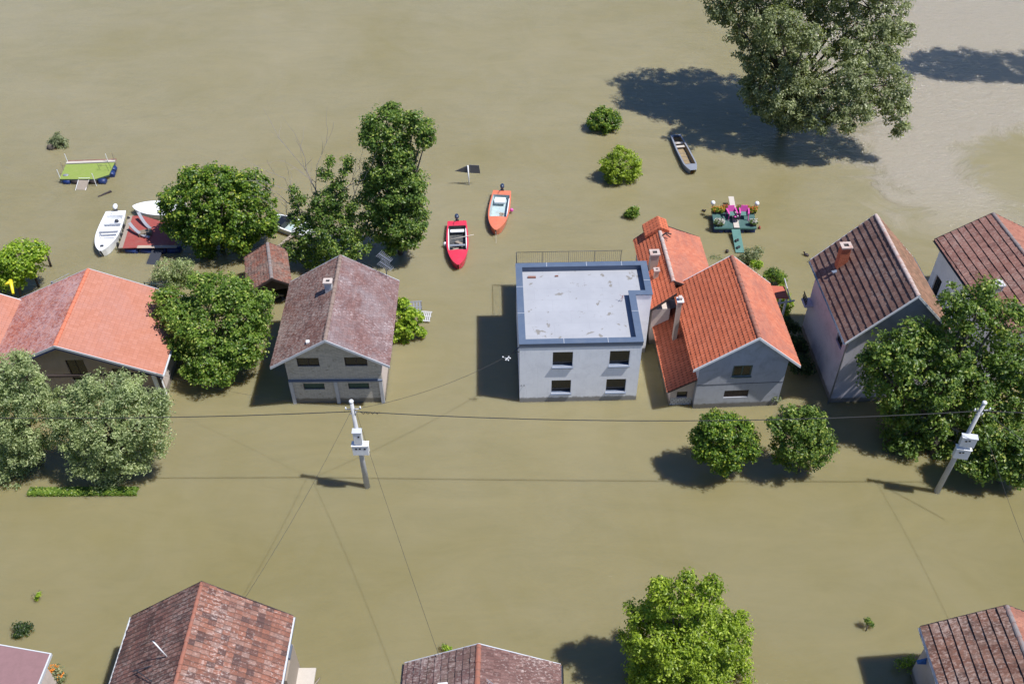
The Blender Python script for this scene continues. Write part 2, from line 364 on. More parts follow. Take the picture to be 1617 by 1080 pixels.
# ------------------------------------------------------------------ water
def water():
    k = NT('silty_flood_water'); g = k.n('ShaderNodeNewGeometry'); P = g.outputs['Position']
    sp = k.n('ShaderNodeSeparateXYZ', {0: P}); X, Y = sp.outputs[0], sp.outputs[1]
    n1 = k.noise(P, .035, 4, .5, .6); n2 = k.noise(P, .16, 5, .6, 1.2)
    f = k.math('ADD', k.math('MULTIPLY', n1, .7), k.math('MULTIPLY', n2, .3))
    cc = k.ramp(f, [(.38, (.205, .178, .092)), (.50, (.224, .197, .116)), (.64, (.24, .213, .136))])
    # river side paler, street side greener
    gy = k.n('ShaderNodeMapRange', {0: Y, 1: 25.0, 2: 85.0}).outputs[0]
    cc = k.mix(gy, cc, k.mix(1.0, cc, (1.08, 1.07, .98), 'MULTIPLY'))
    gx = k.n('ShaderNodeMapRange', {0: Y, 1: 52.0, 2: 30.0}).outputs[0]
    cc = k.mix(gx, cc, k.mix(1.0, cc, (.94, .93, .80), 'MULTIPLY'))
    st_ = k.noise(k.n('ShaderNodeMapping', {'Vector': P, 'Rotation': (0, 0, .5), 'Scale': (.5, 1.6, 1)}).outputs[0], .32, 5, .7, 1.8)
    cc = k.mix(1.0, cc, k.ramp(st_, [(.3, (.94, .95, .95)), (.52, (1, 1, 1)), (.75, (1.05, 1.045, 1.03))]), 'MULTIPLY')
    # cloud reflection right of the willow, painted pinkish grey into the water colour
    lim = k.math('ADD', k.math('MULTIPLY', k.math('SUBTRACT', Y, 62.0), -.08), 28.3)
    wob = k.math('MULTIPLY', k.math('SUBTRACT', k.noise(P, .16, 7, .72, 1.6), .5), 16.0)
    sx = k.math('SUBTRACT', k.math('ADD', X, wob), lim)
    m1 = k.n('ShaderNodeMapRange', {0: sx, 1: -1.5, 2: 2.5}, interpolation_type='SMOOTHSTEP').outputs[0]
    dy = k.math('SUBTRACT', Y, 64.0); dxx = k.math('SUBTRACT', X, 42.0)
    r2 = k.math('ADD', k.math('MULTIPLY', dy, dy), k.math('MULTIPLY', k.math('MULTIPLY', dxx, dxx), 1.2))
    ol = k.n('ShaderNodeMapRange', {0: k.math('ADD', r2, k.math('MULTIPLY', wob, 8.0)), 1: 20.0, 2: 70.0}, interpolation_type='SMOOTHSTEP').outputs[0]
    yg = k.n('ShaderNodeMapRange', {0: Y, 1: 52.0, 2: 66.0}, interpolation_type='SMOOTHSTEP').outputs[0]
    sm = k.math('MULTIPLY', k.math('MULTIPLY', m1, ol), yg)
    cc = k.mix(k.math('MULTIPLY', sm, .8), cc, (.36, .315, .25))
    k.link(cc, k.b.inputs['Base Color'])
    k.b.inputs['Roughness'].default_value = .12; k.b.inputs['IOR'].default_value = 1.33
    k.b.subsurface_method = 'BURLEY'
    k.b.inputs['Subsurface Weight'].default_value = 1.0
    k.b.inputs['Subsurface Radius'].default_value = (1.0, .8, .35); k.b.inputs['Subsurface Scale'].default_value = .45
    mp = k.n('ShaderNodeMapping', {'Vector': P, 'Rotation': (0, 0, .35), 'Scale': (.55, 1.9, 1)}).outputs[0]
    r1 = k.noise(mp, 1.1, 4, .6, .6); r3 = k.noise(mp, 3.6, 4, .65, .5)
    h = k.math('ADD', k.math('MULTIPLY', r1, .55), k.math('MULTIPLY', r3, .45))
    calm = k.n('ShaderNodeMapRange', {0: k.noise(P, .05, 3, .5), 1: .42, 2: .6, 3: .3, 4: .75}).outputs[0]
    yy = k.n('ShaderNodeMapRange', {0: Y, 1: 40.0, 2: 60.0, 3: .45, 4: 1.0}).outputs[0]
    st = k.math('MAXIMUM', k.math('MULTIPLY', calm, yy), k.math('MULTIPLY', sm, 2.5))
    amp = k.math('MULTIPLY', h, k.math('MULTIPLY', st, .16))
    nd = k.n('ShaderNodeBump', {'Height': amp, 'Strength': 1.0, 'Distance': 1.0}); k.link(nd.outputs[0], k.b.inputs['Normal'])
    return k.m
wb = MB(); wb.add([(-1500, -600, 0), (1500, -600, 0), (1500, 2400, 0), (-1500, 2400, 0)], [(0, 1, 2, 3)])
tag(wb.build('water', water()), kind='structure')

# ------------------------------------------------------------------ roofs
def slope(y0, y1, S, tw, ch, step, amp, seed, sag=.02, jit=.006):
    """heightfield of tiles in slope coordinates (u along ridge, v down slope) -> verts (u,v,h), quads"""
    rng = np.random.default_rng(seed); D = y1-y0
    nt_ = max(1, int(round(D/tw))); sub = 4
    fr = [0, .08, .35, .65, .92]
    us = np.concatenate([(np.array(fr)+i)*tw for i in range(nt_+1)]); us = np.unique(np.clip(us, 0, D)); us = us[np.concatenate([[True], np.diff(us) > 1e-3])]
    nc = int(math.ceil(S/ch)); vsm = []; hs = []; ci = []
    for i in range(nc):
        a, b = i*ch, min((i+1)*ch, S)
        vsm += [a, b]; hs += [0, step*(b-a)/ch]; ci += [i, i]
    vsm = np.array(vsm); hs = np.array(hs); ci = np.array(ci)
    Ug, Vg = np.meshgrid(us, vsm, indexing='ij'); Hh = np.tile(hs, (len(us), 1))
    stag = (ci % 2)*.5*0
    ph = (us[:, None]/tw+stag[None, :])
    Hh = Hh+amp*np.abs(np.sin(np.pi*ph))
    ti = np.floor(ph+1e-6).astype(int) % 997
    J = rng.normal(0, jit, (1000, nc+1)); Hh = Hh+J[ti, np.tile(ci, (len(us), 1))]
    # slow sag of old rafters
    k1, k2, p1, p2 = rng.uniform(.5, 1.1), rng.uniform(.5, 1.1), rng.uniform(0, 6), rng.uniform(0, 6)
    Hh = Hh+sag*np.sin(k1*Ug+p1)*np.sin(k2*Vg+p2)
    # ragged lower edge
    Vg = Vg.copy(); Vg[:, -1] += rng.normal(0, .008, len(us))
    n, mm = Ug.shape
    idx = np.arange(n*mm).reshape(n, mm)
    q = np.stack([idx[:-1, :-1], idx[1:, :-1], idx[1:, 1:], idx[:-1, 1:]], -1).reshape(-1, 4)
    return np.stack([Ug+y0, Vg, Hh], -1).reshape(-1, 3), q
def roof_slope(name, parent, side, W, zr, ze, y0, y1, m_, tw, ch, step=.035, amp=.02, seed=1, sag=.02, jit=.006, x0=0.0):
    S = math.hypot(W, zr-ze); cs, sn = W/S, (zr-ze)/S
    P, q = slope(y0, y1, S, tw, ch, step, amp, seed, sag, jit)
    x = x0+side*(P[:, 1]*cs+P[:, 2]*sn); z = zr-P[:, 1]*sn+P[:, 2]*cs+.05
    vv = np.stack([x, P[:, 0], z], -1)
    if side > 0: q = q[:, ::-1]
    uv = np.stack([P[:, 0]-y0+1000*tw, P[:, 1]], -1)
    return fast_mesh(name, vv, q, m_, parent, uv)
def roof(root, WL, WR, D, zeL, zeR, zr, mL, mR, tw, ch, ridge, barge, gutter=None, step=.035, amp=.02, seed=1, sag=.02, jit=.006, y0L=0.0, y0R=0.0, th=.10, rr=.10):
    dk = MB()
    for sd, W, ze, y0 in ((-1, WL, zeL, y0L), (1, WR, zeR, y0R)):
        S = math.hypot(W, zr-ze); nx, nz = sd*(zr-ze)/S*th, W/S*th
        a, b = (0, zr-.03), (sd*W*.99, ze-.03+(zr-ze)*.01)
        pr = [(a[0], y0+.02, a[1]-.0), (b[0], y0+.02, b[1]), (b[0], D-.02, b[1]), (a[0], D-.02, a[1])]
        lo = [(x-nx, y, z-nz) for x, y, z in pr]; lo[0] = (0, lo[0][1], zr-th*1.1); lo[3] = (0, lo[3][1], zr-th*1.1)
        dk.hexa(lo+pr)
    base = dk.build('roof', M['dark_wood'], root)
    roof_slope('roof_tiles', base, -1, WL, zr, zeL, y0L, D, mL, tw, ch, step, amp, seed, sag, jit)
    roof_slope('roof_tiles', base, 1, WR, zr, zeR, y0R, D, mR, tw, ch, step, amp, seed+1, sag, jit)
    # ridge caps: short overlapping half-round tiles
    rb = MB(); y = max(y0L, y0R); rng = random.Random(seed)
    while y < D-.05:
        e = min(y+.36, D); r1 = rr+rng.uniform(-.006, .006); pts1 = []; n = 7; dz = rng.uniform(-.008, .008)
        vs_ = []
        for yy, r_ in ((y, r1+.018), (e, r1)):
            for i in range(n): a = math.pi*i/(n-1); vs_.append((r_*1.15*math.cos(a), yy, zr+.02+r_*math.sin(a)+dz))
            for i in range(n): a = math.pi*i/(n-1); vs_.append((r_*.9*math.cos(a), yy, zr+.0+r_*.75*math.sin(a)+dz))
        fs = []
        for i in range(n-1):
            fs += [(i, i+1, 2*n+i+1, 2*n+i), (n+i, 3*n+i, 3*n+i+1, n+i+1), (i, n+i, n+i+1, i+1), (2*n+i, 2*n+i+1, 3*n+i+1, 3*n+i)]
        rb.add(vs_, fs, False); y += .34
    rb.build('ridge_cap', ridge, base)
    for sd, W, ze, y0 in ((-1, WL, zeL, y0L), (1, WR, zeR, y0R)):
        for y, s2 in ((y0, -1), (D, 1)):
            yy = y+s2*.015; p, q = Vector((sd*.002, yy, zr+.01)), Vector((sd*W, yy, ze+.01))
            o = Vector((0, .02, 0)); hh = Vector((0, 0, .09)); bb = MB()
            if sd < 0: p, q = q, p
            bb.hexa([p-o-hh, q-o-hh, q+o-hh, p+o-hh, p-o+hh, q-o+hh, q+o+hh, p+o+hh]); bb.build('bargeboard', barge, base)
        if gutter:
            gb = MB(); x = sd*(W+.05); n = 6; r = .065; vs_ = []
            for yy in (y0, D):
                for i in range(n): a = math.pi+math.pi*i/(n-1); vs_.append((x+r*math.cos(a), yy, ze+.01+r*math.sin(a)))
                for i in range(n): a = math.pi+math.pi*i/(n-1); vs_.append((x+(r-.012)*math.cos(a), yy, ze+.012+(r-.012)*math.sin(a)))
            fs = []
            for i in range(n-1): fs += [(i, 2*n+i, 2*n+i+1, i+1), (n+i, n+i+1, 3*n+i+1, 3*n+i)]
            gb.add(vs_, fs); gb.build('gutter', gutter, base)
    return base

def wall_strip(mb, fn, s0, s1, top, holes, t=.28, zb=-.6, extra=()):
    """wall along s with thickness t and rectangular holes; fn(s,d,z)->xyz, d=0 outer face"""
    xs = sorted(set([s0, s1]+[v for h in holes for v in h[:2]]+list(extra)))
    for a, b in zip(xs[:-1], xs[1:]):
        mid = (a+b)/2; hs = sorted([(h[2], h[3]) for h in holes if h[0] < mid < h[1]])
        segs = []; z = zb
        for lo, hi in hs: segs.append((z, z, lo, lo)); z = hi
        segs.append((z, z, top(a), top(b)))
        for za, zb_, ta, tb in segs:
            mb.hexa([fn(a, 0, za), fn(b, 0, zb_), fn(b, t, zb_), fn(a, t, za), fn(a, 0, ta), fn(b, 0, tb), fn(b, t, tb), fn(a, t, ta)])
def house_walls(root, xl, xr, yf, yb, zeL, zeR, zr, WL, WR, m_, hf=(), hb=(), hl=(), hr=(), t=.28, under=.12, label=None):
    def top(x): return (zr-(zr-zeL)*(-x)/WL if x < 0 else zr-(zr-zeR)*x/WR)-under
    mb = MB()
    wall_strip(mb, lambda s, d, z: (s, yf+d, z), xl, xr, top, hf, t, extra=(0.0,))
    wall_strip(mb, lambda s, d, z: (-s, yb-d, z), -xr, -xl, lambda s: top(-s), hb, t, extra=(0.0,))
    wall_strip(mb, lambda s, d, z: (xl+d, -s, z), -(yb-t), -(yf+t), lambda s: top(xl), hl, t)
    wall_strip(mb, lambda s, d, z: (xr-d, s, z), yf+t, yb-t, lambda s: top(xr), hr, t)
    return mb.build('wall', m_, root, label)
def window(root, fn, s0, s1, z0, z1, frame, glass=None, depth=.10, fw=.05, mull=1, label=None, sill=None):
    f = MB()
    def bx(a, b, d0, d1, lo, hi): f.hexa([fn(a, d0, lo), fn(b, d0, lo), fn(b, d1, lo), fn(a, d1, lo), fn(a, d0, hi), fn(b, d0, hi), fn(b, d1, hi), fn(a, d1, hi)])
    bx(s0, s1, depth, depth+.05, z1-fw, z1); bx(s0, s1, depth, depth+.05, z0, z0+fw)
    bx(s0, s0+fw, depth, depth+.05, z0+fw, z1-fw); bx(s1-fw, s1, depth, depth+.05, z0+fw, z1-fw)
    for i in range(1, mull+1):
        x = s0+(s1-s0)*i/(mull+1); bx(x-fw/2, x+fw/2, depth, depth+.05, z0+fw, z1-fw)
    o = f.build('window', frame, root, label)
    g = MB(); a, b = s0+fw*.8, s1-fw*.8
    g.hexa([fn(a, depth+.02, z0+fw*.8), fn(b, depth+.02, z0+fw*.8), fn(b, depth+.035, z0+fw*.8), fn(a, depth+.035, z0+fw*.8), fn(a, depth+.02, z1-fw*.8), fn(b, depth+.02, z1-fw*.8), fn(b, depth+.035, z1-fw*.8), fn(a, depth+.035, z1-fw*.8)])
    g.build('pane', glass or M['dark_glass'], o)
    if sill:
        s = MB(); d0 = -sill[0]
        s.hexa([fn(s0-.04, d0, z0-.10), fn(s1+.04, d0, z0-.10), fn(s1+.04, .02, z0-.07), fn(s0-.04, .02, z0-.07), fn(s0-.04, d0, z0-.05), fn(s1+.04, d0, z0-.05), fn(s1+.04, .02, z0-.003), fn(s0-.04, .02, z0-.003)])
        s.hexa([fn(s0+.001, .02, z0-.003), fn(s1-.001, .02, z0-.003), fn(s1-.001, depth, z0+.004), fn(s0+.001, depth, z0+.004), fn(s0+.001, .02, z0+.010), fn(s1-.001, .02, z0+.010), fn(s1-.001, depth, z0+.02), fn(s0+.001, depth, z0+.02)])
        s.build('sill', sill[1], o)
    return o
front = lambda yf: (lambda s, d, z: (s, yf+d, z))
leftw = lambda xl: (lambda s, d, z: (xl+d, s, z))
rightw = lambda xr: (lambda s, d, z: (xr-d, s, z))

def chimney(root, x, y, z0, z1, w_, d_, body, cap, rot=0, name='chimney', label=None):
    mb = MB(); mb.box(x-w_/2, x+w_/2, y-d_/2, y+d_/2, z0, z1); o = mb.build(name, body, root, label)
    cb = MB(); e = .06; i = .55
    X0, X1, Y0, Y1 = x-w_/2-e, x+w_/2+e, y-d_/2-e, y+d_/2+e; a, b, cc_, d = x-w_/2*i, x+w_/2*i, y-d_/2*i, y+d_/2*i
    cb.box(X0, X1, Y0, cc_, z1, z1+.10); cb.box(X0, X1, d, Y1, z1, z1+.10); cb.box(X0, a, cc_, d, z1, z1+.10); cb.box(b, X1, cc_, d, z1, z1+.10)
    cb.build('chimney_cap', cap, o)
    fb = MB(); fb.box(a, b, cc_, d, z1-.02, z1+.015); fb.build('flue', M['black'], o)
    return o

# ---------------- house A: wide orange/brown roof at the left edge
a = empty('farmhouse', (-26.24, 40.44, 0), R(1.5), 'low wide house at the left edge, one roof slope orange, the other brown', 'house')
roof(a, 5.35, 5.53, 6.91, 2.5, 2.40, 4.97, T['A_left'], T['orange'], .2, .26, T['ridge_light'], M['zinc'], M['zinc'], step=.014, amp=.014, seed=11, sag=.01, jit=.003)
house_walls(a, -4.9, 5.0, .9, 6.5, 2.5, 2.4, 4.97, 5.35, 5.53, M['plaster_tan'], hf=[(-.35, .75, 1.2, 3.0), (2.2, 3.2, .9, 2.2), (-3.2, -2.2, .9, 2.2)], hr=[(2.2, 3.2, .9, 1.9)])
window(a, front(.9), -.35, .75, 1.2, 3.0, M['dark_wood'], mull=1)
window(a, front(.9), 2.2, 3.2, .9, 2.2, M['dark_wood']); window(a, front(.9), -3.2, -2.2, .9, 2.2, M['dark_wood']); window(a, rightw(5.0), 2.2, 3.2, .9, 1.9, M['dark_wood'])
for sd, W_, z_ in ((-1, 5.35, 2.5), (1, 5.53, 2.40)):
    p, q = Vector((sd*.003, -.005, 4.97-.145)), Vector((sd*W_, -.005, z_-.145)); o = Vector((0, .02, 0)); hh = Vector((0, 0, .06))
    if sd < 0: p, q = q, p
    MB().hexa([p-o-hh, q-o-hh, q+o-hh, p+o-hh, p-o+hh, q-o+hh, q+o+hh, p+o+hh]).build('fascia', M['blue_trim'], a)
pb = MB(); pb.box(-4.9, 5.05, .12, .26, 2.95-.62, 2.95-.48) ; pb.build('porch_beam', M['dark_wood'], a)
for x in (5.15, -4.9): MB().box(x-.07, x+.07, .1, .24, -.6, 2.36).build('porch_post', M['dark_wood'], a)
MB().box(5.003, 5.03, 1.0, 6.4, -.5, 1.1).build('plinth_band', M['plaster_cream'], a)
MB().box(4.7, 5.0, .3, .898, -.5, 2.35).build('corner_wall', M['white_paint'], a)

# ---------------- house M: corner of neighbour roof with grey gutter valley
a = empty('neighbour_house', (-33.9, 40.2, 0), R(3), 'orange roof corner with a wide pale gutter at the far left edge', 'house')
roof(a, 3.0, 3.0, 6.6, 2.75, 2.75, 4.3, T['orange'], T['orange'], .2, .26, T['ridge_light'], M['white_paint'], M['zinc'], step=.02, amp=.018, seed=15, sag=.01, jit=.003)
MB().box(2.93, 3.33, 0, 6.65, 2.70, 2.76).build('valley_gutter', M['zinc'], a)
house_walls(a, -2.7, 2.7, .4, 6.3, 2.75, 2.75, 4.3, 3.0, 3.0, M['plaster_cream'], hf=[(-1.8, -.8, .9, 2.1), (.8, 1.8, .9, 2.1)])
for q in ((-1.8, -.8), (.8, 1.8)): window(a, front(.4), q[0], q[1], .9, 2.1, M['dark_wood'])

# ---------------- house B: split stone house with lichened roof
a = empty('stone_house', (-10.54, 39.86, 0), R(.3), 'stone-faced house with a weathered grey-mauve roof behind the left utility pole', 'house')
roof(a, 3.44, 3.47, 7.59, 3.72, 3.72, 5.85, T['B_left'], T['B_right'], .24, .24, T['ridge_lichen'], M['zinc'], None, step=.022, amp=.012, seed=21, sag=.035, jit=.008)
hf = [(-2.05, -.75, 3.12, 3.83), (.74, 2.06, 3.12, 3.85), (-1.97, -.71, 1.16, 1.68), (.71, 1.96, 1.16, 1.68)]
house_walls(a, -2.78, 2.78, .71, 7.1, 3.72, 3.72, 5.85, 3.44, 3.47, M['stone'], hf=hf, hr=[(2.5, 3.6, 1.1, 2.2)])
for h in hf[:2]: window(a, front(.71), *h, M['dark_wood'], depth=.06, fw=.06)
for h in hf[2:]: window(a, front(.71), *h, M['dark_wood'], M['green_blind'], depth=.06, fw=.04, mull=0)
window(a, rightw(2.78), 2.5, 3.6, 1.1, 2.2, M['dark_wood'])
for x in (-2.68, 0.0, 2.69): MB().box(x-.1, x+.1, .60, .71, -.6, 1.88).build('pillar', M['concrete'], a, label='pale concrete pillar' )
MB().box(-2.79, 2.80, .60, .71, 1.885, 2.0).build('floor_band', M['fascia'], a)
MB().box(2.781, 2.80, .85, 7.05, -.5, 3.9).build('rendered_side', M['plaster_cream'], a)
chimney(a, -.34, 4.55, 5.0, 6.35, .42, .36, M['concrete'], M['plaster_cream'])
MB().rbox(-1.12, .55, 5.22, 5.34, .2, .2, .2).build('roof_vent', M['white_paint'], a)
# aerials behind house B
an = empty('tv_aerial', (-10.54+2.62, 39.86+7.9, 0), 0, 'rusty television aerial mast behind the stone house with two combs of rods', 'aerial')
mb = MB(); mb.tube([(0, 0, -.5), (0, 0, 5.9)], .03, 6); mb.build('mast', M['dark_metal'], an)
for z, l in ((5.75, .8), (5.1, .85)):
    mb = MB(); A_, B_ = Vector((-.3, -.1, z+.12)), Vector((.45, -.55, z-.12)); mb.tube([A_, B_], .02, 5)
    for i in range(9):
        p = A_.lerp(B_, i/8); h_ = .32-.012*i
        mb.tube([p+Vector((-h_*.5, -h_*.9, 0)), p+Vector((h_*.5, h_*.9, 0))], .011, 4)
    mb.build('aerial_comb', M['grey_metal'], an)

# ---------------- house C: white flat-roofed house
W1, DC, HC, W2, D2 = 7.095, 7.219, 4.948, 8.148, 4.103
a = empty('white_house', (.44, 40.5, 0), R(1.2), 'white two-storey block with a flat concrete roof and blue-grey parapet', 'house')
hC = [(1.93, 3.11, 3.0, 4.2), (5.26, 6.43, 3.0, 4.2), (1.91, 3.08, .74, 1.85), (5.2, 6.38, .74, 1.85)]
mb = MB(); top = lambda s: HC-.05
wall_strip(mb, lambda s, d, z: (s, d, z), 0, W1, top, hC, .3)
wall_strip(mb, lambda s, d, z: (d, -s, z), -DC+.3, -.3, top, [(-6.2, -5.0, 2.9, 4.1), (-2.9, -2.0, 2.9, 4.1)], .3)
wall_strip(mb, lambda s, d, z: (W1-d, s, z), .3, D2+.3, top, [], .3)
wall_strip(mb, lambda s, d, z: (s, D2+d, z), W1, W2, top, [], .3)
wall_strip(mb, lambda s, d, z: (W2-d, s, z), D2+.3, DC-.3, top, [], .3)
wall_strip(mb, lambda s, d, z: (-s, DC-d, z), -W2, 0, top, [(-3.4, -1.2, 2.2, 4.3)], .3)
mb.build('wall', M['plaster_white'], a)
FN = lambda s, d, z: (s, d, z)
for h in hC: window(a, FN, *h, M['dark_metal'], depth=.17, fw=.035, mull=0, sill=(.10, M['fascia']))
for q in ((-6.2, -5.0), (-2.9, -2.0)): window(a, lambda s, d, z: (d, -s, z), q[0], q[1], 2.9, 4.1, M['dark_metal'], depth=.12)
window(a, lambda s, d, z: (-s, DC-d, z), -3.4, -1.2, 2.2, 4.3, M['dark_metal'])
out = [(0, 0), (W1, 0), (W1, D2), (W2, D2), (W2, DC), (0, DC)]
o_ = .05; i_ = .36
outer = [(-o_, -o_), (W1+o_, -o_), (W1+o_, D2-o_), (W2+o_, D2-o_), (W2+o_, DC+o_), (-o_, DC+o_)]
inner = [(i_, i_), (W1-i_, i_), (W1-i_, D2+i_), (W2-i_, D2+i_), (W2-i_, DC-i_), (i_, DC-i_)]
rf = MB(); rf.prism([(.3, .3), (W1-.3, .3), (W1-.3, D2+.3), (W2-.3, D2+.3), (W2-.3, DC-.3), (.3, DC-.3)], HC-.75, HC-.42)
rfo = rf.build('roof', M['screed'], a)
cp = MB(); n = 6
vs_ = [(x, y, z) for z in (HC-.05, HC) for x, y in outer]+[(x, y, z) for z in (HC-.05, HC) for x, y in inner]
fs = []
for i in range(n):
    j = (i+1) % n
    fs += [(i, j, n+j, n+i), (n+i, n+j, 3*n+j, 3*n+i), (2*n+i, 3*n+i, 3*n+j, 2*n+j), (i, 2*n+i, 2*n+j, j)]
cp.add(vs_, fs); cp.build('coping', M['coping'], a)
lin = MB(); i2 = .315
inn2 = [(i2, i2), (W1-i2, i2), (W1-i2, D2+i2), (W2-i2, D2+i2), (W2-i2, DC-i2), (i2, DC-i2)]
vs_ = [(x, y, z) for z in (HC-.415, HC-.05) for x, y in inn2]; lin.add(vs_, [(i, (i+1) % n, n+(i+1) % n, n+i)[::-1] for i in range(n)])
lin.build('parapet_lining', M['coping'], a)
fa = MB(); fa.box(-.03, W1+.03, -.03, -.004, HC-.34, HC-.06); fa.build('fascia', M['fascia'], a)  # dark strip paints in the shade under the coping
for (x, y) in ((2.55, -1), (5.1, -1), (1.9, 1), (4.4, 1), (6.6, 1)):
    yy = (-o_, i_) if y < 0 else (DC-i_, DC+o_)
    MB().box(x-.012, x+.012, yy[0], yy[1], HC+.001, HC+.012).build('coping_seam', M['zinc'], a)
for x0, x1, y in ((-o_, i_, 2.6), (-o_, i_, 5.0), (W1-i_, W1+o_, 2.6), (W2-i_, W2+o_, 5.4)): MB().box(x0, x1, y-.012, y+.012, HC+.001, HC+.012).build('coping_seam', M['zinc'], a)
# rear terrace with railing
MB().box(.15, 7.2, DC+.002, DC+3.45, -.6, 2.1).build('terrace', M['plaster_white'], a)
rl = MB(); y = DC+3.38
rl.tube([(0.1, y, 3.15), (7.2, y, 3.15)], .017, 6); rl.tube([(0.1, y, 2.22), (7.2, y, 2.22)], .015, 5)
for x in np.arange(.1, 7.21, .13): rl.tube([(x, y, 2.22), (x, y, 3.15)], .007, 4)
for x in (.1, 1.85, 3.6, 5.35, 7.1): rl.tube([(x, y, 2.1), (x, y, 3.15)], .018, 6)
rl.tube([(.1, DC+.1, 3.15), (.1, y, 3.15)], .022, 6)
for y2 in np.arange(DC+.15, y, .13): rl.tube([(.1, y2, 2.12), (.1, y2, 3.15)], .007, 4)
rl.build('railing', M['dark_metal'], a)
br_ = MB(); br_.tube([(0.0, .35, 4.35), (-.42, .15, 4.05)], .03, 6); br_.tube([(0.0, .35, 3.95), (-.42, .15, 4.05)], .02, 6); br_.build('cable_bracket', M['dark_metal'], a)
hk = MB(); hk.tube([(.1, -.02, 1.55), (.1, -.09, 1.47)], .02, 5); hk.tube([(.27, -.02, 1.55), (.27, -.09, 1.47)], .02, 5); hk.build('hook', M['dark_metal'], a)
tg = tag(MB().rbox(0, 0, 0, .03, .24, .18, .15).build('roof_panel', M['white_paint']), 'small white square panel lying on the flat concrete roof', 'panel')
tg.location = (.44+3.35, 40.5+.62, HC-.415)
for (x, y, l, w_, an_) in ((.95, 6.35, .5, .16, 0), (2.5, 6.45, .2, .08, .1)):
    o = tag(MB().rbox(0, 0, 0, .07, l, w_, an_).build('loose_board', T['ridge_brown']), 'long rusty board lying in the back left corner of the flat roof' if l > .3 else 'short brown offcut lying by the back parapet of the flat roof', 'board'); o.location = (.44+x-.13, 40.5+y, HC-.415)
ar = MB(); ar.tube([(0, 0, 0), (0, 0, .45)], .015, 5); ar.tube([(-.15, .1, .42), (.12, -.12, .3)], .01, 4); ar.tube([(-.12, -.1, .2), (.1, .12, .36)], .01, 4)
o = tag(ar.build('roof_aerial', M['red_deck']), 'thin twisted aerial sticking up by the notch of the flat roof', 'aerial'); o.location = (.44+6.25, 40.5+4.1, HC-.41)

# ---------------- house D: orange tiled house with lean-to
a = empty('orange_roof_house', (13.86, 39.62, 0), R(2.7), 'grey house with an orange tiled roof and lean-to, right of the white house', 'house')
base = roof(a, 3.45, 2.80, 7.32, 3.68, 3.68, 6.08, T['D'], T['D_right'], .20, .27, T['ridge_old'], M['white_paint'], None, step=.022, amp=.016, seed=31, sag=.02)
hf = [(-.98, .16, 2.66, 3.55), (-1.2, .27, .85, 1.45)]
house_walls(a, -2.95, 2.2, .42, 7.0, 3.68, 3.68, 6.08, 3.45, 2.8, M['plaster_grey'], hf=hf, hr=[(3, 4, 1.2, 2.4)])
window(a, front(.42), *hf[0], M['green_frame'], depth=.02, fw=.09, mull=1, sill=(.06, M['green_frame']))
window(a, front(.42), *hf[1], M['dark_wood'], M['dark_wood'], depth=.05, fw=.03, mull=4)
window(a, rightw(2.2), 3, 4, 1.2, 2.4, M['green_frame'])
MB().box(-2.94, 2.19, .405, .419, 2.02, 2.05).build('cornice_line', M['dark_metal'], a)
# lean-to on the left
S = MB(); lw = MB()
lt = (lambda s, d, z: (s, .78+d, z))
ltop = lambda s: 1.42+(s+4.6)*(2.2-1.42)/1.55-.1
wall_strip(lw, lt, -4.35, -2.96, ltop, [(-3.95, -3.3, .62, 1.15)], .25)
wall_strip(lw, lambda s, d, z: (-4.35+d, -s, z), -6.9, -1.03, lambda s: 1.42, [], .25)
lw.build('lean_to_wall', M['plaster_cream'], a)
MB().box(-4.3, -3.0, .762, .778, -.5, .60).build('block_facing', M['slate_rubble'], a)
window(a, lt, -3.95, -3.3, .62, 1.15, M['dark_wood'], mull=0)
zr_, ze_ = 2.45, 1.42
lr = roof_slope('lean_to_roof', a, -1, 1.75, zr_, ze_, .45, 6.95, T['D'], .20, .27, .022, .016, 35, x0=-2.90)
MB().hexa([(-4.6, .47, ze_-.05), (-2.9, .47, zr_-.05), (-2.9, 6.93, zr_-.05), (-4.6, 6.93, ze_-.05), (-4.6, .47, ze_+.03), (-2.9, .47, zr_+.03), (-2.9, 6.93, zr_+.03), (-4.6, 6.93, ze_+.03)]).build('lean_to_deck', M['dark_wood'], a)
MB().box(-4.6, -2.98, 6.96, 7.1, .8, 3.05).build('party_wall', M['plaster_grey'], a)
ch_ = MB(); ch_.hexa([(-3.74, 4.25, 1.8), (-3.50, 4.25, 1.8), (-3.50, 4.55, 1.8), (-3.74, 4.55, 1.8), (-3.74, 4.25, 5.2), (-3.50, 4.25, 5.2), (-3.50, 4.55, 5.2), (-3.74, 4.55, 5.2)])
cho = ch_.build('chimney', M['plaster_tan'], a)
MB().box(-3.80, -3.40, 4.19, 4.66, 5.2, 5.27).build('chimney_cap', M['white_paint'], cho)
MB().box(-3.7, -3.5, 4.3, 4.55, 5.27, 5.50).build('chimney_pot', M['plaster_cream'], cho)

# right side porch of D
mb = MB(); mb.hexa([(2.3, 7.35, 2.55), (4.25, 7.35, 2.35), (4.25, 8.5, 2.35), (2.3, 8.5, 2.55), (2.3, 7.35, 2.65), (4.25, 7.35, 2.45), (4.25, 8.5, 2.45), (2.3, 8.5, 2.65)]); mb.build('porch_roof', T['ridge_orange'], a)
for x, y in ((4.15, 7.45), (4.15, 8.4), (2.4, 8.4)): MB().box(x-.06, x+.06, y-.06, y+.06, -.5, 2.35).build('porch_post', M['white_paint'], a)
mb = MB(); mb.beam((4.3, 7.1, 2.4), (4.3, 8.9, 2.75), .04, .12); mb.beam((3.4, 7.2, 2.1), (4.6, 7.2, 2.35), .05, .1); mb.build('porch_gutter', M['zinc'], a)

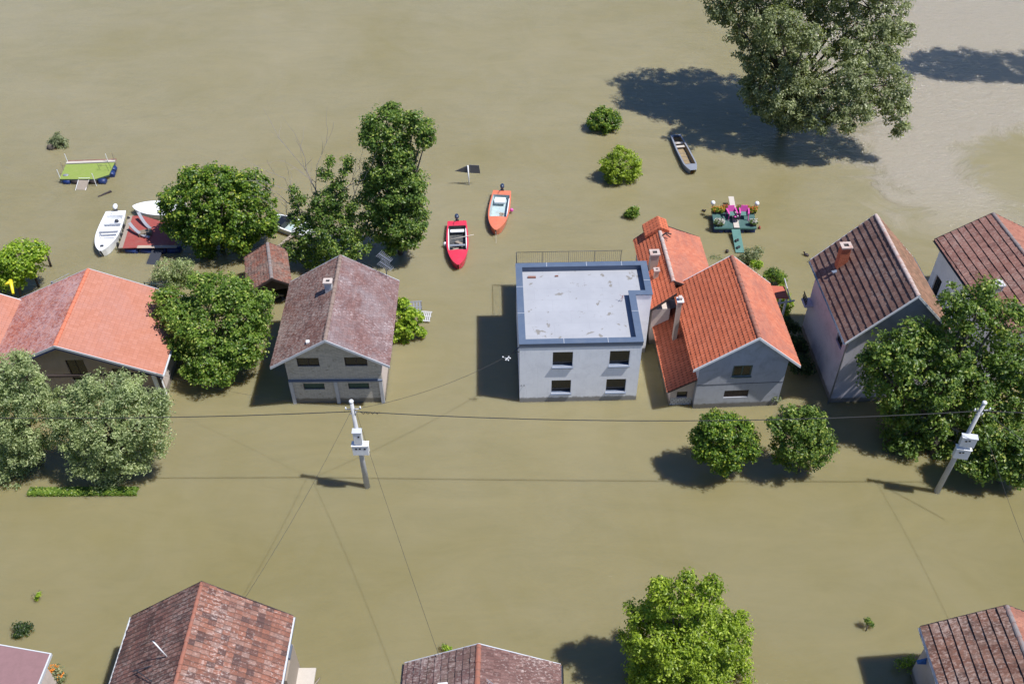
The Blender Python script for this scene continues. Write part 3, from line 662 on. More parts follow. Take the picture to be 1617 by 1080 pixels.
# ---------------- house E: lower orange house behind the white one
a = empty('orange_annexe', (10.13, 45.31, 0), R(3.1), 'small orange tiled house with two flues just behind the white house', 'house')
roof(a, 1.55, 2.96, 7.08, 3.13, 3.13, 4.45, T['D'], T['D_right'], .20, .27, T['ridge_pale'], M['dark_wood'], None, step=.022, amp=.016, seed=41, sag=.02, y0R=1.15)
house_walls(a, -1.3, 2.6, 1.9, 6.8, 3.13, 3.13, 4.45, 1.55, 2.96, M['plaster_cream'], hr=[(4, 5, 1, 2)])
MB().box(-1.3, -.2, .3, 1.898, -.5, 3.0).build('wall_extension', M['plaster_cream'], a)
chimney(a, -.83, 3.55, 3.6, 4.85, .52, .46, M['plaster_tan'], T['ridge_pale'])
chimney(a, -.84, 2.45, 3.6, 4.35, .26, .24, M['plaster_tan'], T['ridge_pale'])
hd = MB(); hd.hexa([(-.95, 6.25, 3.95), (0, 6.25, 4.55), (0, 7.5, 4.55), (-.95, 7.5, 3.95), (-.95, 6.25, 4.15), (0, 6.25, 4.82), (0, 7.5, 4.82), (-.95, 7.5, 4.15)])
hd.hexa([(0, 6.25, 4.5), (.62, 6.25, 4.3), (.62, 7.5, 4.3), (0, 7.5, 4.5), (0, 6.25, 4.82), (.62, 6.25, 4.5), (.62, 7.5, 4.5), (0, 7.5, 4.82)]); hd.build('roof_hood', T['D'], a)
cp_ = MB(); cp_.tube([(-.1, 5.7, 4.4), (.25, 5.6, 4.85), (.6, 5.55, 4.75)], .05, 6); cp_.tube([(.2, 5.6, 4.8), (.5, 5.3, 4.7)], .04, 5); cp_.build('ridge_bracket', M['dark_wood'], a)

# ---------------- house F: tall dark roof
a = empty('tall_dark_roof_house', (22.10, 39.98, 0), R(2.6), 'tall mauve-walled house with a steep dark brown roof and red brick chimney', 'house')
roof(a, 3.27, 3.19, 7.39, 5.43, 5.43, 8.81, T['F_left'], T['F_right'], .25, .40, T['ridge_pale'], M['white_paint'], M['zinc'], step=.06, amp=.008, seed=51, sag=.02, jit=.005)
house_walls(a, -2.8, 2.75, .47, 7.0, 5.43, 5.43, 8.81, 3.27, 3.19, M['plaster_mauve'], hl=[(-2.1, -1.15, 3.75, 4.45)], hf=[(.6, 1.7, 3.2, 4.3), (.6, 1.7, .8, 1.9)], hr=[(2, 3, 3.4, 4.4)])
window(a, lambda s, d, z: (-2.8+d, -s, z), -2.1, -1.15, 3.75, 4.45, M['dark_wood'])
window(a, front(.47), .6, 1.7, 3.2, 4.3, M['dark_wood']); window(a, front(.47), .6, 1.7, .8, 1.9, M['dark_wood']); window(a, rightw(2.75), 2, 3, 3.4, 4.4, M['dark_wood'])
MB().tube([(-3.3, .4, 5.35), (-2.9, .42, 5.0), (-2.9, .42, -.3)], .05, 8).build('downpipe', M['grey_metal'], a)
chimney(a, -2.15, 5.55, 6.2, 8.0, .54, .48, M['brick_red'], T['ridge_pale'])
MB().rbox(-2.5, 5.2, 6.35, 6.42, .5, .2, .3).build('flashing', M['fascia'], a)
bl = MB(); bl.box(-3.35, -2.81, 6.2, 7.0, 2.6, 2.75)
bo = bl.build('balcony', M['plaster_mauve'], a); rl = MB()
for y in (6.25, 6.45, 6.65, 6.85): rl.tube([(-3.3, y+.08*math.cos(t_), 3.0+.2*math.sin(t_)) for t_ in np.linspace(-1.57, 4.4, 9)], .025, 5)
rl.tube([(-3.3, 6.2, 3.3), (-3.3, 7.0, 3.3)], .03, 5); rl.build('balcony_rail', M['black'], bo)

# ---------------- house G: right house
a = empty('rust_roof_house', (32.26, 41.88, 0), R(6.3), 'pale house with a rust-brown tiled roof at the right edge behind the walnut tree', 'house')
roof(a, 3.39, 3.39, 9.60, 4.0, 4.0, 5.25+.6, T['G_left'], T['G_right'], .25, .46, T['ridge_grey'], M['dark_wood'], M['dark_metal'], step=.05, amp=.008, seed=61, sag=.02)
house_walls(a, -3.0, 3.0, .5, 9.2, 4.0, 4.0, 5.85, 3.39, 3.39, M['plaster_white'], hf=[(-2.2, -1.1, 1.9, 3.1), (.6, 1.8, 1.9, 3.1)], hl=[(-8.6, -7.8, -.4, 1.9)])
for q in ((-2.2, -1.1), (.6, 1.8)): window(a, front(.5), q[0], q[1], 1.9, 3.1, M['dark_metal'])
window(a, lambda s, d, z: (-3.0+d, -s, z), -8.6, -7.8, -.4, 1.9, M['dark_wood'])
chimney(a, -2.35, 3.6, 4.4, 5.2, .55, .5, M['concrete'], M['concrete'])

# ---------------- house H: bottom left
a = empty('patchy_roof_house', (-13.81, 15.92, 0), R(-.3), 'house at the bottom left with a patchy pink and brown tiled roof carrying an aerial', 'house')
roof(a, 3.87, 3.60, 8.0, 3.51, 3.51, 6.38, T['H_left'], T['H_right'], .23, .36, T['ridge_old'], M['dark_wood'], M['zinc'], rr=.07, step=.022, amp=.026, seed=71, sag=.03, jit=.010)
house_walls(a, -3.4, 3.1, .5, 7.6, 3.51, 3.51, 6.38, 3.87, 3.6, M['plaster_cream'], hr=[(5.3, 6.5, .8, 2.2)])
window(a, rightw(3.1), 5.3, 6.5, .8, 2.2, M['dark_wood'])
wn = MB(); wn.box(3.12, 3.5, 5.5, 7.3, -.3, 2.3); wn.build('side_cupboard', M['wood'], a)
MB().box(3.15, 3.5, 6.5, 7.2, 2.3, 2.5).build('cupboard_cover', M['fascia'], a)
ae = empty('roof_mast', (-13.81-1.15, 15.92+4.85, 5.5), 0, 'white aerial mast leaning over the brown slope of the bottom left roof', 'aerial')
MB().tube([(.38, -.05, -.1), (0, 0, 1.5)], .028, 6).build('mast', M['white_paint'], ae)
mb = MB(); mb.tube([(-.1, 0, 1.5), (.1, 0, 1.5)], .02, 5); mb.tube([(.38, -.05, 0), (-1.3, -.3, -.5)], .025, 5); mb.tube([(-1.1, -.3, -.45), (-.1, -1.1, .15)], .022, 5); mb.build('stay', M['dark_metal'], ae)
# landing stage beside H
a = empty('landing_stage', U(483, 1062, .4), 0, 'pale landing deck beside the bottom left house with two poles lying over it', 'deck')
MB().box(-.8, .45, -1.6, .25, -.1, .02).build('deck', M['pale_wood'], a)
mb = MB(); mb.box(-1.2, -.95, -1.9, .9, -.2, .35); mb.build('side_board', M['pale_wood'], a)
for dx in (0, .32):
    q = tag(MB().tube([(0, 0, .12), (.85-.2*dx, 2.3-dx*1.6, -.55)], .035, 6).build('pole', M['wood']), 'long thin pole lying across the landing deck, its end in the water' if dx == 0 else 'shorter thin pole lying beside the long one on the landing deck', 'pole')
    q.location = a.location+Vector((-.35+dx, -1.5, 0))

# ---------------- house I: bottom middle
a = empty('grey_brown_roof_house', (-1.66, 13.75, 0), R(-.9), 'house cut by the bottom edge with a grey-brown roof edged in white metal', 'house')
roof(a, 3.38, 3.64, 8.0, 3.0, 3.0, 4.75, T['I_left'], T['I_right'], .24, .36, T['ridge_old'], M['zinc'], M['dark_metal'], step=.04, amp=.010, seed=81, sag=.03, jit=.009)
house_walls(a, -3.0, 3.2, .5, 7.6, 3.0, 3.0, 4.75, 3.38, 3.64, M['plaster_cream'])
MB().rbox(-1.5, 6.35, 3.98, 4.25, .42, .3, .1).build('skylight', M['white_paint'], a)
ld_ = empty('roof_ladder', (-1.66+.35, 13.75+6.1, 4.78), R(-28), 'thin metal ladder lying on the right slope of the bottom middle roof', 'ladder')
for i, (x0, x1) in enumerate(((0, 0), (.3, .3))): MB().tube([(0, x0, .06), (1.5, x1, -.62)], .016, 5).build('rail', M['grey_metal'], ld_)
for i in range(6): t_ = .1+i*.16; MB().tube([(1.5*t_, 0, .06-.68*t_), (1.5*t_, .3, .06-.68*t_)], .012, 5).build('rung', M['grey_metal'], ld_)

# ---------------- house J: bottom right
a = empty('terracotta_roof_house', (21.78, 15.15, 0), R(-.6), 'house at the bottom right corner with broad terracotta tile courses', 'house')
roof(a, 3.30, 3.30, 8.0, 3.50, 3.50, 5.33, T['J_left'], T['G_right'], .22, .42, T['ridge_grey'], M['dark_wood'], M['zinc'], step=.055, amp=.01, seed=91, sag=.02, jit=.006)
house_walls(a, -2.9, 2.9, .5, 7.6, 3.5, 3.5, 5.33, 3.3, 3.3, M['plaster_cream'])
MB().box(-3.95, -2.91, 3.5, 5.9, -.5, 1.9).build('side_shed', M['plaster_grey'], a)
MB().box(-4.1, -2.91, 5.55, 5.95, 1.9, 2.0).build('shed_edge', M['dark_wood'], a)
mb = MB(); mb.add([(-.22, -.1, 0), (.2, -.12, 0), (.22, .12, 0), (-.2, .1, 0), (.1, -.02, .32), (.18, .04, .34)], [(0, 3, 2, 1), (0, 1, 4), (1, 2, 5, 4), (2, 3, 5), (3, 0, 4, 5)])
o = tag(mb.build('tarpaulin', M['blue_plastic']), 'crumpled blue tarpaulin on the shed wall by the bottom right house', 'tarpaulin'); o.location = U(1455, 1045, 2.01)

# ---------------- K: mauve felt roof
a = empty('felt_roof_shed', (-24.5, 18.0, 0), R(-2), 'shed with a plain mauve felt roof in the bottom left corner', 'shed')
sl = lambda x: 2.46+(3.0-x)*.33
slab = lambda x0, x1, y0, y1, d0, d1: MB().hexa([(x0, y0, sl(x0)+d0), (x1, y0, sl(x1)+d0), (x1, y1, sl(x1)+d0), (x0, y1, sl(x0)+d0), (x0, y0, sl(x0)+d1), (x1, y0, sl(x1)+d1), (x1, y1, sl(x1)+d1), (x0, y1, sl(x0)+d1)])
slab(-3, 3.0, -3, 4.75, -.06, .06).build('roof', M['felt'], a)
slab(3.002, 3.06, -3, 4.80, -.08, .09).build('edge_strip', M['zinc'], a); slab(-3, 3.0, 4.752, 4.80, -.08, .09).build('edge_strip', M['zinc'], a)
MB().hexa([(-2.8, -2.8, -.5), (2.7, -2.8, -.5), (2.7, 4.5, -.5), (-2.8, 4.5, -.5), (-2.8, -2.8, sl(-2.8)-.061), (2.7, -2.8, sl(2.7)-.061), (2.7, 4.5, sl(2.7)-.061), (-2.8, 4.5, sl(-2.8)-.061)]).build('wall', M['plaster_cream'], a)

# ---------------- L: small tiled boathouse
a = empty('tiled_shelter', (-15.72, 49.2, 0), R(14), 'small open shelter with mossy orange tiles behind the stone house', 'shed')
roof(a, 1.75, 1.2, 3.9, 1.62, 1.75, 2.55, T['L'], T['L'], .2, .24, T['ridge_grey'], M['dark_wood'], None, step=.03, amp=.015, seed=95, sag=.05, jit=.012)
house_walls(a, -1.45, 1.0, .3, 3.7, 1.62, 1.75, 2.55, 1.75, 1.2, M['dark_wood'], hf=[(-1.2, .8, -.4, 1.35)], t=.1)
mb = MB(); rg = random.Random(3)
for i in range(14): mb.rbox(rg.uniform(-1.1, .7), .5+rg.uniform(0, .6), .1+.1*(i % 4), .2+.1*(i % 4), .35, .1, rg.uniform(0, 3))
tag(mb.build('log_pile', M['wood'], a))

# ------------------------------------------------------------------ vegetation
def leaf_cloud(blobs, clump, per, lw, ll, seed, cover=1.0, zmin=.04, squash=.85, inner=.18, droop=0.0, sparse=0.0):
    """blobs [(Vector c, r)] -> diamond leaves grouped in clumps over the blob shells"""
    rng = np.random.default_rng(seed); cover *= 1.3; per = int(per*1.35); lw *= .86; ll *= .86
    C = np.array([list(b[0]) for b in blobs]); Rr = np.array([b[1] for b in blobs])
    cl = []; cn = []
    for (cc, r) in zip(C, Rr):
        n = int(cover*4*math.pi*r*r/(math.pi*clump*clump)*1.25)+4
        d = rng.normal(size=(n, 3)); d /= np.linalg.norm(d, axis=1)[:, None]
        # lumpy radius
        lump = .88+.15*np.sin(d[:, 0]*5+seed)*np.cos(d[:, 1]*6+r)+.07*np.sin(d[:, 2]*9+seed*2)
        rad = np.where(rng.random(n) < inner, rng.uniform(.3, .8, n), rng.uniform(.84, 1.04, n))*lump
        p = cc+d*rad[:, None]*r*np.array([1, 1, squash])
        keep = np.ones(n, bool)
        for (c2, r2) in zip(C, Rr):
            if c2 is cc or (abs(c2-cc).sum() < 1e-6): continue
            q = (p-c2)/np.array([1, 1, squash]); keep &= (np.linalg.norm(q, axis=1) > r2*.72) | (rng.random(n) < .12)
        if sparse: keep &= rng.random(n) > sparse
        cl.append(p[keep]); cn.append(d[keep])
    cl = np.concatenate(cl); cn = np.concatenate(cn); n = len(cl)
    csz = clump*rng.uniform(.6, 1.25, n)
    pern = rng.integers(int(per*.6), int(per*1.4)+1, n)
    idx = np.repeat(np.arange(n), pern); N = len(idx)
    off = rng.normal(size=(N, 3)); off /= np.linalg.norm(off, axis=1)[:, None]
    off *= (rng.random(N)**.5)[:, None]; off[:, 2] *= .75
    P = cl[idx]+off*csz[idx][:, None]; P[:, 2] -= droop*np.linalg.norm(off, axis=1)*csz[idx]
    nrm = cn[idx]*.5+off*.6+np.array([.15, -.05, .75])+rng.normal(size=(N, 3))*.55
    nrm /= np.linalg.norm(nrm, axis=1)[:, None]
    t = rng.normal(size=(N, 3)); t -= nrm*(t*nrm).sum(1)[:, None]
    if droop: t[:, 2] -= droop; t -= nrm*(t*nrm).sum(1)[:, None]
    t /= np.linalg.norm(t, axis=1)[:, None]; b = np.cross(nrm, t)
    s = rng.uniform(.65, 1.3, N)[:, None]
    t = t*ll/2*s; b = b*lw/2*s
    k = P[:, 2] > zmin; P, t, b, nrm, s = P[k], t[k], b[k], nrm[k], s[k]; N = len(P)
    fold = nrm*lw*.16*s
    vv = np.stack([P-t, P+b*1.0+fold-t*.1, P+t, P-b*1.0+fold-t*.1], 1).reshape(-1, 3)
    return vv, np.arange(N*4).reshape(-1, 4)
LM = {
 'deep': leaf_mat('deep_green_leaves', (.042, .10, .014), (.20, .315, .03), (.42, .47, .06), .14),
 'light': leaf_mat('light_green_leaves', (.055, .125, .016), (.235, .345, .05), (.48, .54, .13), .13),
 'olive': leaf_mat('olive_grey_leaves', (.11, .16, .065), (.43, .49, .23), (.60, .64, .36), .12),
 'mid': leaf_mat('mid_green_leaves', (.045, .10, .02), (.20, .30, .05), (.38, .44, .09), .12),
 'lime': leaf_mat('lime_leaves', (.14, .25, .02), (.36, .48, .04), (.54, .62, .08), .15),
 'walnut': leaf_mat('walnut_leaves', (.05, .105, .02), (.205, .30, .05), (.40, .44, .09), .12),
 'fresh': leaf_mat('fresh_green_leaves', (.11, .18, .014), (.37, .47, .04), (.52, .60, .09), .12),
 'willow': leaf_mat('willow_leaves', (.08, .11, .045), (.31, .34, .165), (.54, .56, .34), .16),
 'dark': leaf_mat('dark_shrub_leaves', (.015, .035, .012), (.07, .12, .03), (.14, .20, .04), .06),
 'wash': leaf_mat('silted_leaves', (.13, .16, .08), (.30, .34, .18), (.46, .46, .28), .12),
}
def tree(name, label, cat, base, blobs, z0, leaf='deep', clump=.5, per=26, lw=.13, ll=.20, seed=1, cover=1.0, trunk=.16, group=None, droop=0, inner=.18, twigs=0, squash=.85, sparse=0, Y=None, lean=None):
    """base = photo pixel of the foot or None (straight under the main blob); blobs = (px,py,radius px,dY) on the tree's own depth plane"""
    main = U(blobs[0][0], blobs[0][1], z0); Yc = main.y if Y is None else Y
    bl = []
    for (px, py, rp, dy) in blobs:
        p = V(px, py, Yc+dy); bl.append((p, rp*mpp(p)))
    foot = U(base[0], base[1], 0) if base else Vector((bl[0][0].x, bl[0][0].y, 0))
    root = empty(name, foot, 0, label, cat, group)
    bl = [(p-foot, r) for p, r in bl]
    vv, q = leaf_cloud(bl, clump, per, lw, ll, seed, cover, .04, squash, inner, droop, sparse)
    fast_mesh('crown', vv, q, LM[leaf], root)
    if trunk:
        rg = random.Random(seed); mb = MB()
        c0 = bl[0][0]; topz = max(.6, c0.z*.75)
        fork = Vector((c0.x*.5, c0.y*.5, topz*.6))
        mb.tube([(0, 0, -.6), fork*.5+Vector((0, 0, .05)), fork], [trunk*1.15, trunk, trunk*.8], 8)
        for p, r in bl:
            if len(bl) > 20 and r < .95: continue
            midp = fork.lerp(p, .5)+Vector((rg.uniform(-.2, .2), rg.uniform(-.2, .2), rg.uniform(0, .3)))
            kk = .55 if len(bl) > 20 else 1
            mb.tube([fork, midp, p], [trunk*.6*kk, trunk*.4*kk, trunk*.14*kk], 6)
            for k in range(4+twigs):
                d = Vector((rg.gauss(0, 1), rg.gauss(0, 1), rg.gauss(.3, .8))).normalized()*r*.85
                mb.tube([p, p+d*.5+Vector((0, 0, .08)), p+d], [trunk*.16, trunk*.1, .012], 4)
        mb.build('trunk', M['bark'], root)
    return root, bl, foot

tree('round_tree', 'large dense round deep green tree above the red floating dock', 'tree', (350, 395),
     [(352, 325, 66, 0), (395, 340, 46, .4), (300, 325, 48, .3), (276, 322, 27, .5), (345, 285, 32, .3), (395, 300, 34, .3), (310, 290, 30, .3), (375, 368, 36, -.4), (312, 362, 42, -.4), (322, 392, 20, -.8), (418, 352, 24, 0), (275, 355, 22, .2)],
     3.7, 'deep', .42, 26, .17, .24, 3, 1.05)
tree('broad_tree', 'pale yellow-green broad tree standing between the orange roof and the stone house', 'tree', (340, 605),
     [(345, 515, 66, 0), (296, 498, 42, .6), (392, 492, 38, 0), (345, 462, 36, .8), (332, 565, 42, -1.6), (385, 545, 42, -1.0), (272, 502, 28, 1.2), (262, 470, 20, 1.6), (400, 520, 30, 0), (308, 588, 20, -2.2), (350, 590, 20, -2.2), (315, 448, 22, 1.0), (375, 458, 24, .4), (412, 470, 18, .2), (285, 545, 24, -.6)],
     3.2, 'light', .40, 28, .13, .21, 5, 1.05)
tree('olive_tree', 'left of two greyish olive trees, cut by the left photo edge', 'tree', None,
     [(22, 655, 62, 0), (15, 600, 48, .2), (-30, 640, 60, 0), (40, 700, 38, -.4), (8, 740, 44, -.6), (-30, 730, 50, -.6), (50, 630, 34, 0), (30, 570, 22, 0)],
     4.2, 'olive', .40, 34, .085, .17, 7, 1.1, droop=.3)
tree('olive_tree', 'right of two greyish olive trees, in front of the wide orange roof', 'tree', None,
     [(172, 668, 66, 0), (120, 655, 44, .1), (220, 655, 50, 0), (170, 620, 46, .3), (195, 610, 30, .4), (110, 630, 28, .3), (150, 720, 42, -.5), (200, 715, 42, -.5), (235, 690, 36, -.2), (170, 745, 26, -.8), (105, 690, 26, -.3), (245, 630, 22, .1), (125, 610, 18, .3)],
     4.0, 'olive', .40, 34, .085, .17, 9, 1.1, droop=.3)
tree('tall_tree', 'tall narrow dark green tree rising from the water beyond the stone house', 'tree', (632, 400),
     [(632, 345, 40, 0), (628, 300, 40, .2), (620, 255, 40, .2), (612, 212, 38, .2), (610, 190, 28, .2), (645, 370, 26, -.4), (597, 315, 30, 0), (668, 205, 20, .2), (655, 190, 16, .2), (672, 222, 14, .2), (650, 285, 22, 0), (590, 215, 24, 0), (600, 355, 28, 0), (618, 385, 18, -.4), (590, 280, 22, .1), (655, 320, 22, 0), (625, 235, 26, .1), (655, 350, 24, -.2), (588, 200, 16, .2), (620, 180, 20, .3)],
     3.4, 'mid', .42, 26, .15, .22, 13, 1.1, trunk=.2)
rt, bl, foot = tree('half_bare_tree', 'scraggly tree with bare upper twigs between the round tree and the tall tree', 'tree', (515, 415),
     [(520, 365, 42, 0), (490, 375, 30, 0), (550, 360, 26, 0), (505, 335, 26, 0), (540, 395, 24, -.5), (480, 395, 22, -.3), (530, 310, 20, .1), (515, 275, 12, .1), (470, 320, 13, 0), (545, 270, 11, .2), (560, 325, 14, .1), (500, 405, 26, -.4), (537, 290, 12, .1), (464, 300, 8, .1), (520, 255, 7, .1), (550, 255, 8, .1), (515, 320, 26, 0), (500, 355, 28, .1), (535, 345, 28, .1), (470, 345, 16, 0), (460, 395, 18, -.2), (565, 390, 22, -.4), (575, 345, 10, 0)],
     2.9, 'mid', .36, 22, .13, .19, 17, .95, trunk=.13, sparse=.12)
mb = MB(); rg = random.Random(5)
Yt = foot.y
def branch(p, d, L, r, depth):
    pts = [p]; q = p.copy()
    for i in range(3):
        d = (d+Vector((rg.gauss(0, .18), rg.gauss(0, .12), rg.gauss(.04, .12)))).normalized(); q = q+d*L/3; pts.append(q.copy())
    mb.tube(pts, [r, r*.8, r*.6, r*.35], 4)
    if depth:
        for i in (1, 2, 3):
            if rg.random() < .85: branch(pts[i], (d+Vector((rg.gauss(0, .6), rg.gauss(0, .4), rg.gauss(0, .4)))).normalized(), L*.6, r*.55, depth-1)
for (x0, y0, x1, y1) in ((490, 350, 462, 290), (500, 340, 500, 262), (520, 320, 540, 262), (480, 370, 450, 330), (545, 340, 565, 290), (560, 370, 590, 330), (475, 340, 470, 275), (505, 330, 485, 250), (560, 400, 585, 400), (575, 380, 598, 352)):
    A_, B_ = V(x0, y0, Yt), V(x1, y1, Yt+.1); branch(A_-foot, (B_-A_).normalized(), (B_-A_).length*1.05, .042, 2)
mb.build('bare_branches', M['bare_twig'], rt)
tree('lime_tree', 'small bright yellow-green tree on stilts at the left edge above the neighbour roof', 'tree', (30, 470),
     [(30, 410, 32, 0), (5, 425, 28, 0), (52, 398, 20, .1), (-25, 430, 34, 0), (20, 435, 22, -.2), (45, 425, 16, 0)],
     2.6, 'lime', .36, 26, .15, .21, 19, 1.1, trunk=.09)
tree('olive_shrub', 'loose grey-green shrub between the round tree and the broad tree', 'shrub', None,
     [(270, 425, 22, 0), (252, 432, 14, 0), (290, 420, 16, 0), (275, 445, 16, -.2), (295, 440, 12, 0)],
     1.3, 'olive', .34, 24, .08, .17, 23, .9, trunk=.05, sparse=.1)
tree('bush', 'round bush at the left tip of the big willow shadow', 'bush', None,
     [(953, 192, 21, 0), (938, 192, 14, 0), (969, 192, 14, 0), (950, 180, 12, .2), (966, 182, 10, .2)], .75, 'deep', .30, 24, .13, .19, 29, 1.1, trunk=.05)
tree('bush', 'largest round bush in open water, left of the flat grey boat', 'bush', None,
     [(980, 264, 28, 0), (965, 258, 18, .1), (996, 258, 18, .1), (980, 246, 16, .2), (995, 272, 18, -.1), (966, 274, 15, -.1)], 1.1, 'fresh', .32, 26, .10, .19, 31, 1.15, trunk=.05)
tree('bush', 'smallest round bush in open water, above the annexe roof', 'bush', None,
     [(998, 336, 10, 0), (1003, 333, 7, 0), (992, 338, 6, 0)], .4, 'deep', .22, 18, .11, .16, 37, 1.2, trunk=.03)
rt, bl, foot = tree('stump_bush', 'small pale bush growing beside a dark stump near the green float', 'bush', None,
     [(92, 224, 12, 0), (85, 226, 8, 0), (101, 228, 8, 0), (90, 217, 7, .1)], .4, 'wash', .26, 20, .10, .16, 41, 1.0, trunk=.04)
MB().ball((-.55, -.35, .1), .36, (1.1, .9, .9), 10, 6, .25).build('stump', M['bark'], rt)
tree('great_willow', 'huge grey-green willow standing in the river at the top of the picture', 'tree', (1240, 198),
     [(1250, 95, 60, -1), (1195, 25, 58, 1.5), (1205, 85, 44, 0), (1235, 150, 46, -3), (1345, 55, 50, 0), (1375, 15, 60, 1.5), (1310, 20, 40, 2), (1375, 85, 48, -1), (1405, 135, 38, -3.5), (1412, 172, 26, -5), (1422, 196, 12, -5.5), (1415, 212, 6, -5.5), (1320, 150, 46, -4.5), (1300, 185, 26, -5.5), (1270, 185, 24, -4.5), (1280, -60, 90, 2.5), (1180, -40, 62, 3), (1140, 5, 32, 2), (1390, -60, 70, 2.5), (1195, 140, 30, -1.5), (1360, 165, 30, -5), (1420, 50, 24, .5), (1250, -140, 80, 4), (1345, -150, 80, 4), (1230, 40, 40, -3), (1275, 60, 26, -4), (1350, 120, 34, -4.5), (1225, 172, 26, -2), (1250, 185, 24, -2.5), (1205, 160, 22, -1), (1340, 195, 14, -6), (1235, 195, 14, -2.5)],
     4.5, 'willow', .50, 32, .15, .26, 43, 1.1, trunk=.42, droop=.25, twigs=1, Y=72.0, inner=.2, sparse=.2)
tree('river_tree', 'tree just off the right edge, its shadow falling on the river', 'tree', (1690, 128),
[(1612, -115, 42, 0), (1660, -70, 52, 0), (1720, -30, 60, 0), (1700, -110, 60, 0), (1780, -40, 60, 0), (1760, -120, 60, 0)],
     5.5, 'willow', .6, 20, .18, .28, 47, 1.1, trunk=.3, sparse=.04, Y=80.5)
tree('globe_tree', 'left of two round-crowned trees in front of the orange roofed house, darker and denser', 'tree', (1145, 742),
     [(1145, 698, 42, 0), (1120, 700, 30, 0), (1172, 700, 30, 0), (1135, 675, 28, .1), (1165, 678, 26, .1), (1140, 725, 24, -.2), (1110, 690, 18, 0), (1182, 712, 16, 0), (1158, 735, 15, -.3), (1118, 668, 12, .2), (1150, 660, 12, .3), (1108, 715, 12, 0), (1145, 742, 9, -.5)],
     2.7, 'deep', .30, 26, .12, .18, 53, 1.1, trunk=.10, sparse=.08)
tree('globe_tree', 'right of two round-crowned trees in front of the orange roofed house, with yellower shoots', 'tree', (1262, 742),
     [(1265, 695, 40, 0), (1240, 700, 26, 0), (1292, 700, 26, 0), (1260, 665, 28, .1), (1285, 670, 24, .1), (1250, 725, 20, -.2), (1285, 725, 22, -.2), (1300, 710, 16, 0), (1228, 672, 15, 0), (1245, 652, 9, .3), (1280, 650, 10, .3), (1302, 688, 12, 0), (1232, 722, 11, -.1)],
     2.7, 'walnut', .32, 22, .12, .20, 59, 1.0, trunk=.10, sparse=.1)
tree('walnut_tree', 'big spreading walnut tree in front of the rust roofed house at the right', 'tree', (1480, 720),
     [(1470, 590, 58, 0), (1415, 560, 46, 0), (1525, 590, 54, 0), (1400, 600, 42, -.2), (1450, 530, 34, .2), (1500, 545, 44, .3), (1525, 485, 42, .6), (1580, 500, 38, .5), (1590, 560, 44, .3), (1540, 640, 50, -.5), (1470, 650, 48, -.5), (1590, 630, 48, -.4), (1430, 690, 34, -1.0), (1480, 695, 32, -1.0), (1540, 690, 30, -1.0), (1630, 590, 50, 0), (1375, 570, 18, 0), (1420, 640, 34, -.4), (1560, 455, 18, .5)],
     5.0, 'walnut', .42, 26, .15, .23, 61, 1.0, trunk=.25, droop=.15)
tree('low_walnut', 'low leafy tree behind the right utility pole at the lower right edge', 'tree', (1580, 760),
     [(1580, 720, 34, 0), (1545, 735, 26, -.1), (1605, 700, 32, 0), (1525, 728, 16, -.1), (1600, 740, 26, -.2), (1630, 710, 34, 0), (1565, 690, 22, .2)],
     2.2, 'walnut', .36, 26, .15, .23, 67, 1.1, trunk=.12)
tree('front_tree', 'fresh bright green tree cut by the bottom edge, right of centre', 'tree', None,
     [(1080, 1005, 70, 0), (1035, 990, 46, .1), (1128, 995, 46, .1), (1060, 945, 34, .3), (1110, 945, 30, .3), (1040, 925, 17, .4), (1085, 917, 14, .4), (1125, 925, 14, .4), (1155, 1010, 32, 0), (1010, 1010, 34, 0), (1080, 1070, 62, -.3), (1030, 1060, 44, -.3), (1140, 1060, 46, -.3), (1000, 965, 10, .2), (1170, 985, 18, 0)],
     3.6, 'fresh', .34, 30, .105, .18, 71, 1.1, trunk=.15)
tree('grapevine', 'lime green vine spilling from the right wall of the stone house', 'vine', None,
     [(642, 515, 18, 0), (638, 540, 15, 0), (650, 500, 15, .1), (630, 555, 12, 0), (628, 490, 10, .2), (636, 478, 8, .3), (660, 520, 8, 0), (625, 525, 14, 0), (668, 527, 5, 0)],
     1.1, 'lime', .24, 22, .15, .20, 73, 1.15, trunk=.04)
tree('fruit_shrub', 'bushy shrub with brownish tips at the foot of the green gangway', 'shrub', None,
     [(1187, 402, 13, 0), (1177, 408, 10, 0), (1196, 396, 8, 0), (1186, 416, 10, -.1)], .8, 'wash', .26, 22, .07, .16, 79, 1.0, trunk=.03)
tree('yellow_shrub', 'small yellow-green shrub behind the right slope of the orange roof', 'shrub', None, [(1194, 418, 7, 0), (1199, 416, 5, 0)], 1.2, 'lime', .2, 18, .10, .15, 83, 1.1, trunk=.03)
tree('spiky_shrub', 'dark green spiky shrub behind the small white porch', 'shrub', None, [(1222, 432, 12, 0), (1213, 436, 8, 0), (1232, 438, 9, 0), (1236, 446, 6, 0)], .9, 'deep', .24, 22, .06, .2, 87, 1.1, trunk=.03)
tree('rose_bush', 'flowering bush along the right eave of the orange roof', 'bush', None, [(1237, 470, 11, 0), (1232, 458, 8, .1), (1243, 480, 9, 0), (1238, 492, 8, -.2)], 1.2, 'fresh', .24, 22, .10, .15, 89, 1.1, trunk=.03)
for i, (px, py, r, lab) in enumerate(((1258, 545, 15, 'upper dark bush in the shaded gap between the orange roof and the mauve wall'), (1264, 575, 18, 'lower dark bush in the shaded gap, beside the foot of the mauve wall'), (1248, 515, 10, 'smallest dark bush, in the gap beside the orange eave'))):
    tree('shade_bush', lab, 'bush', None, [(px, py, r, 0), (px+9, py+5, r*.7, 0), (px-5, py-8, r*.6, 0)], .9, 'dark', .28, 22, .12, .18, 91+i, 1.0, trunk=.04)
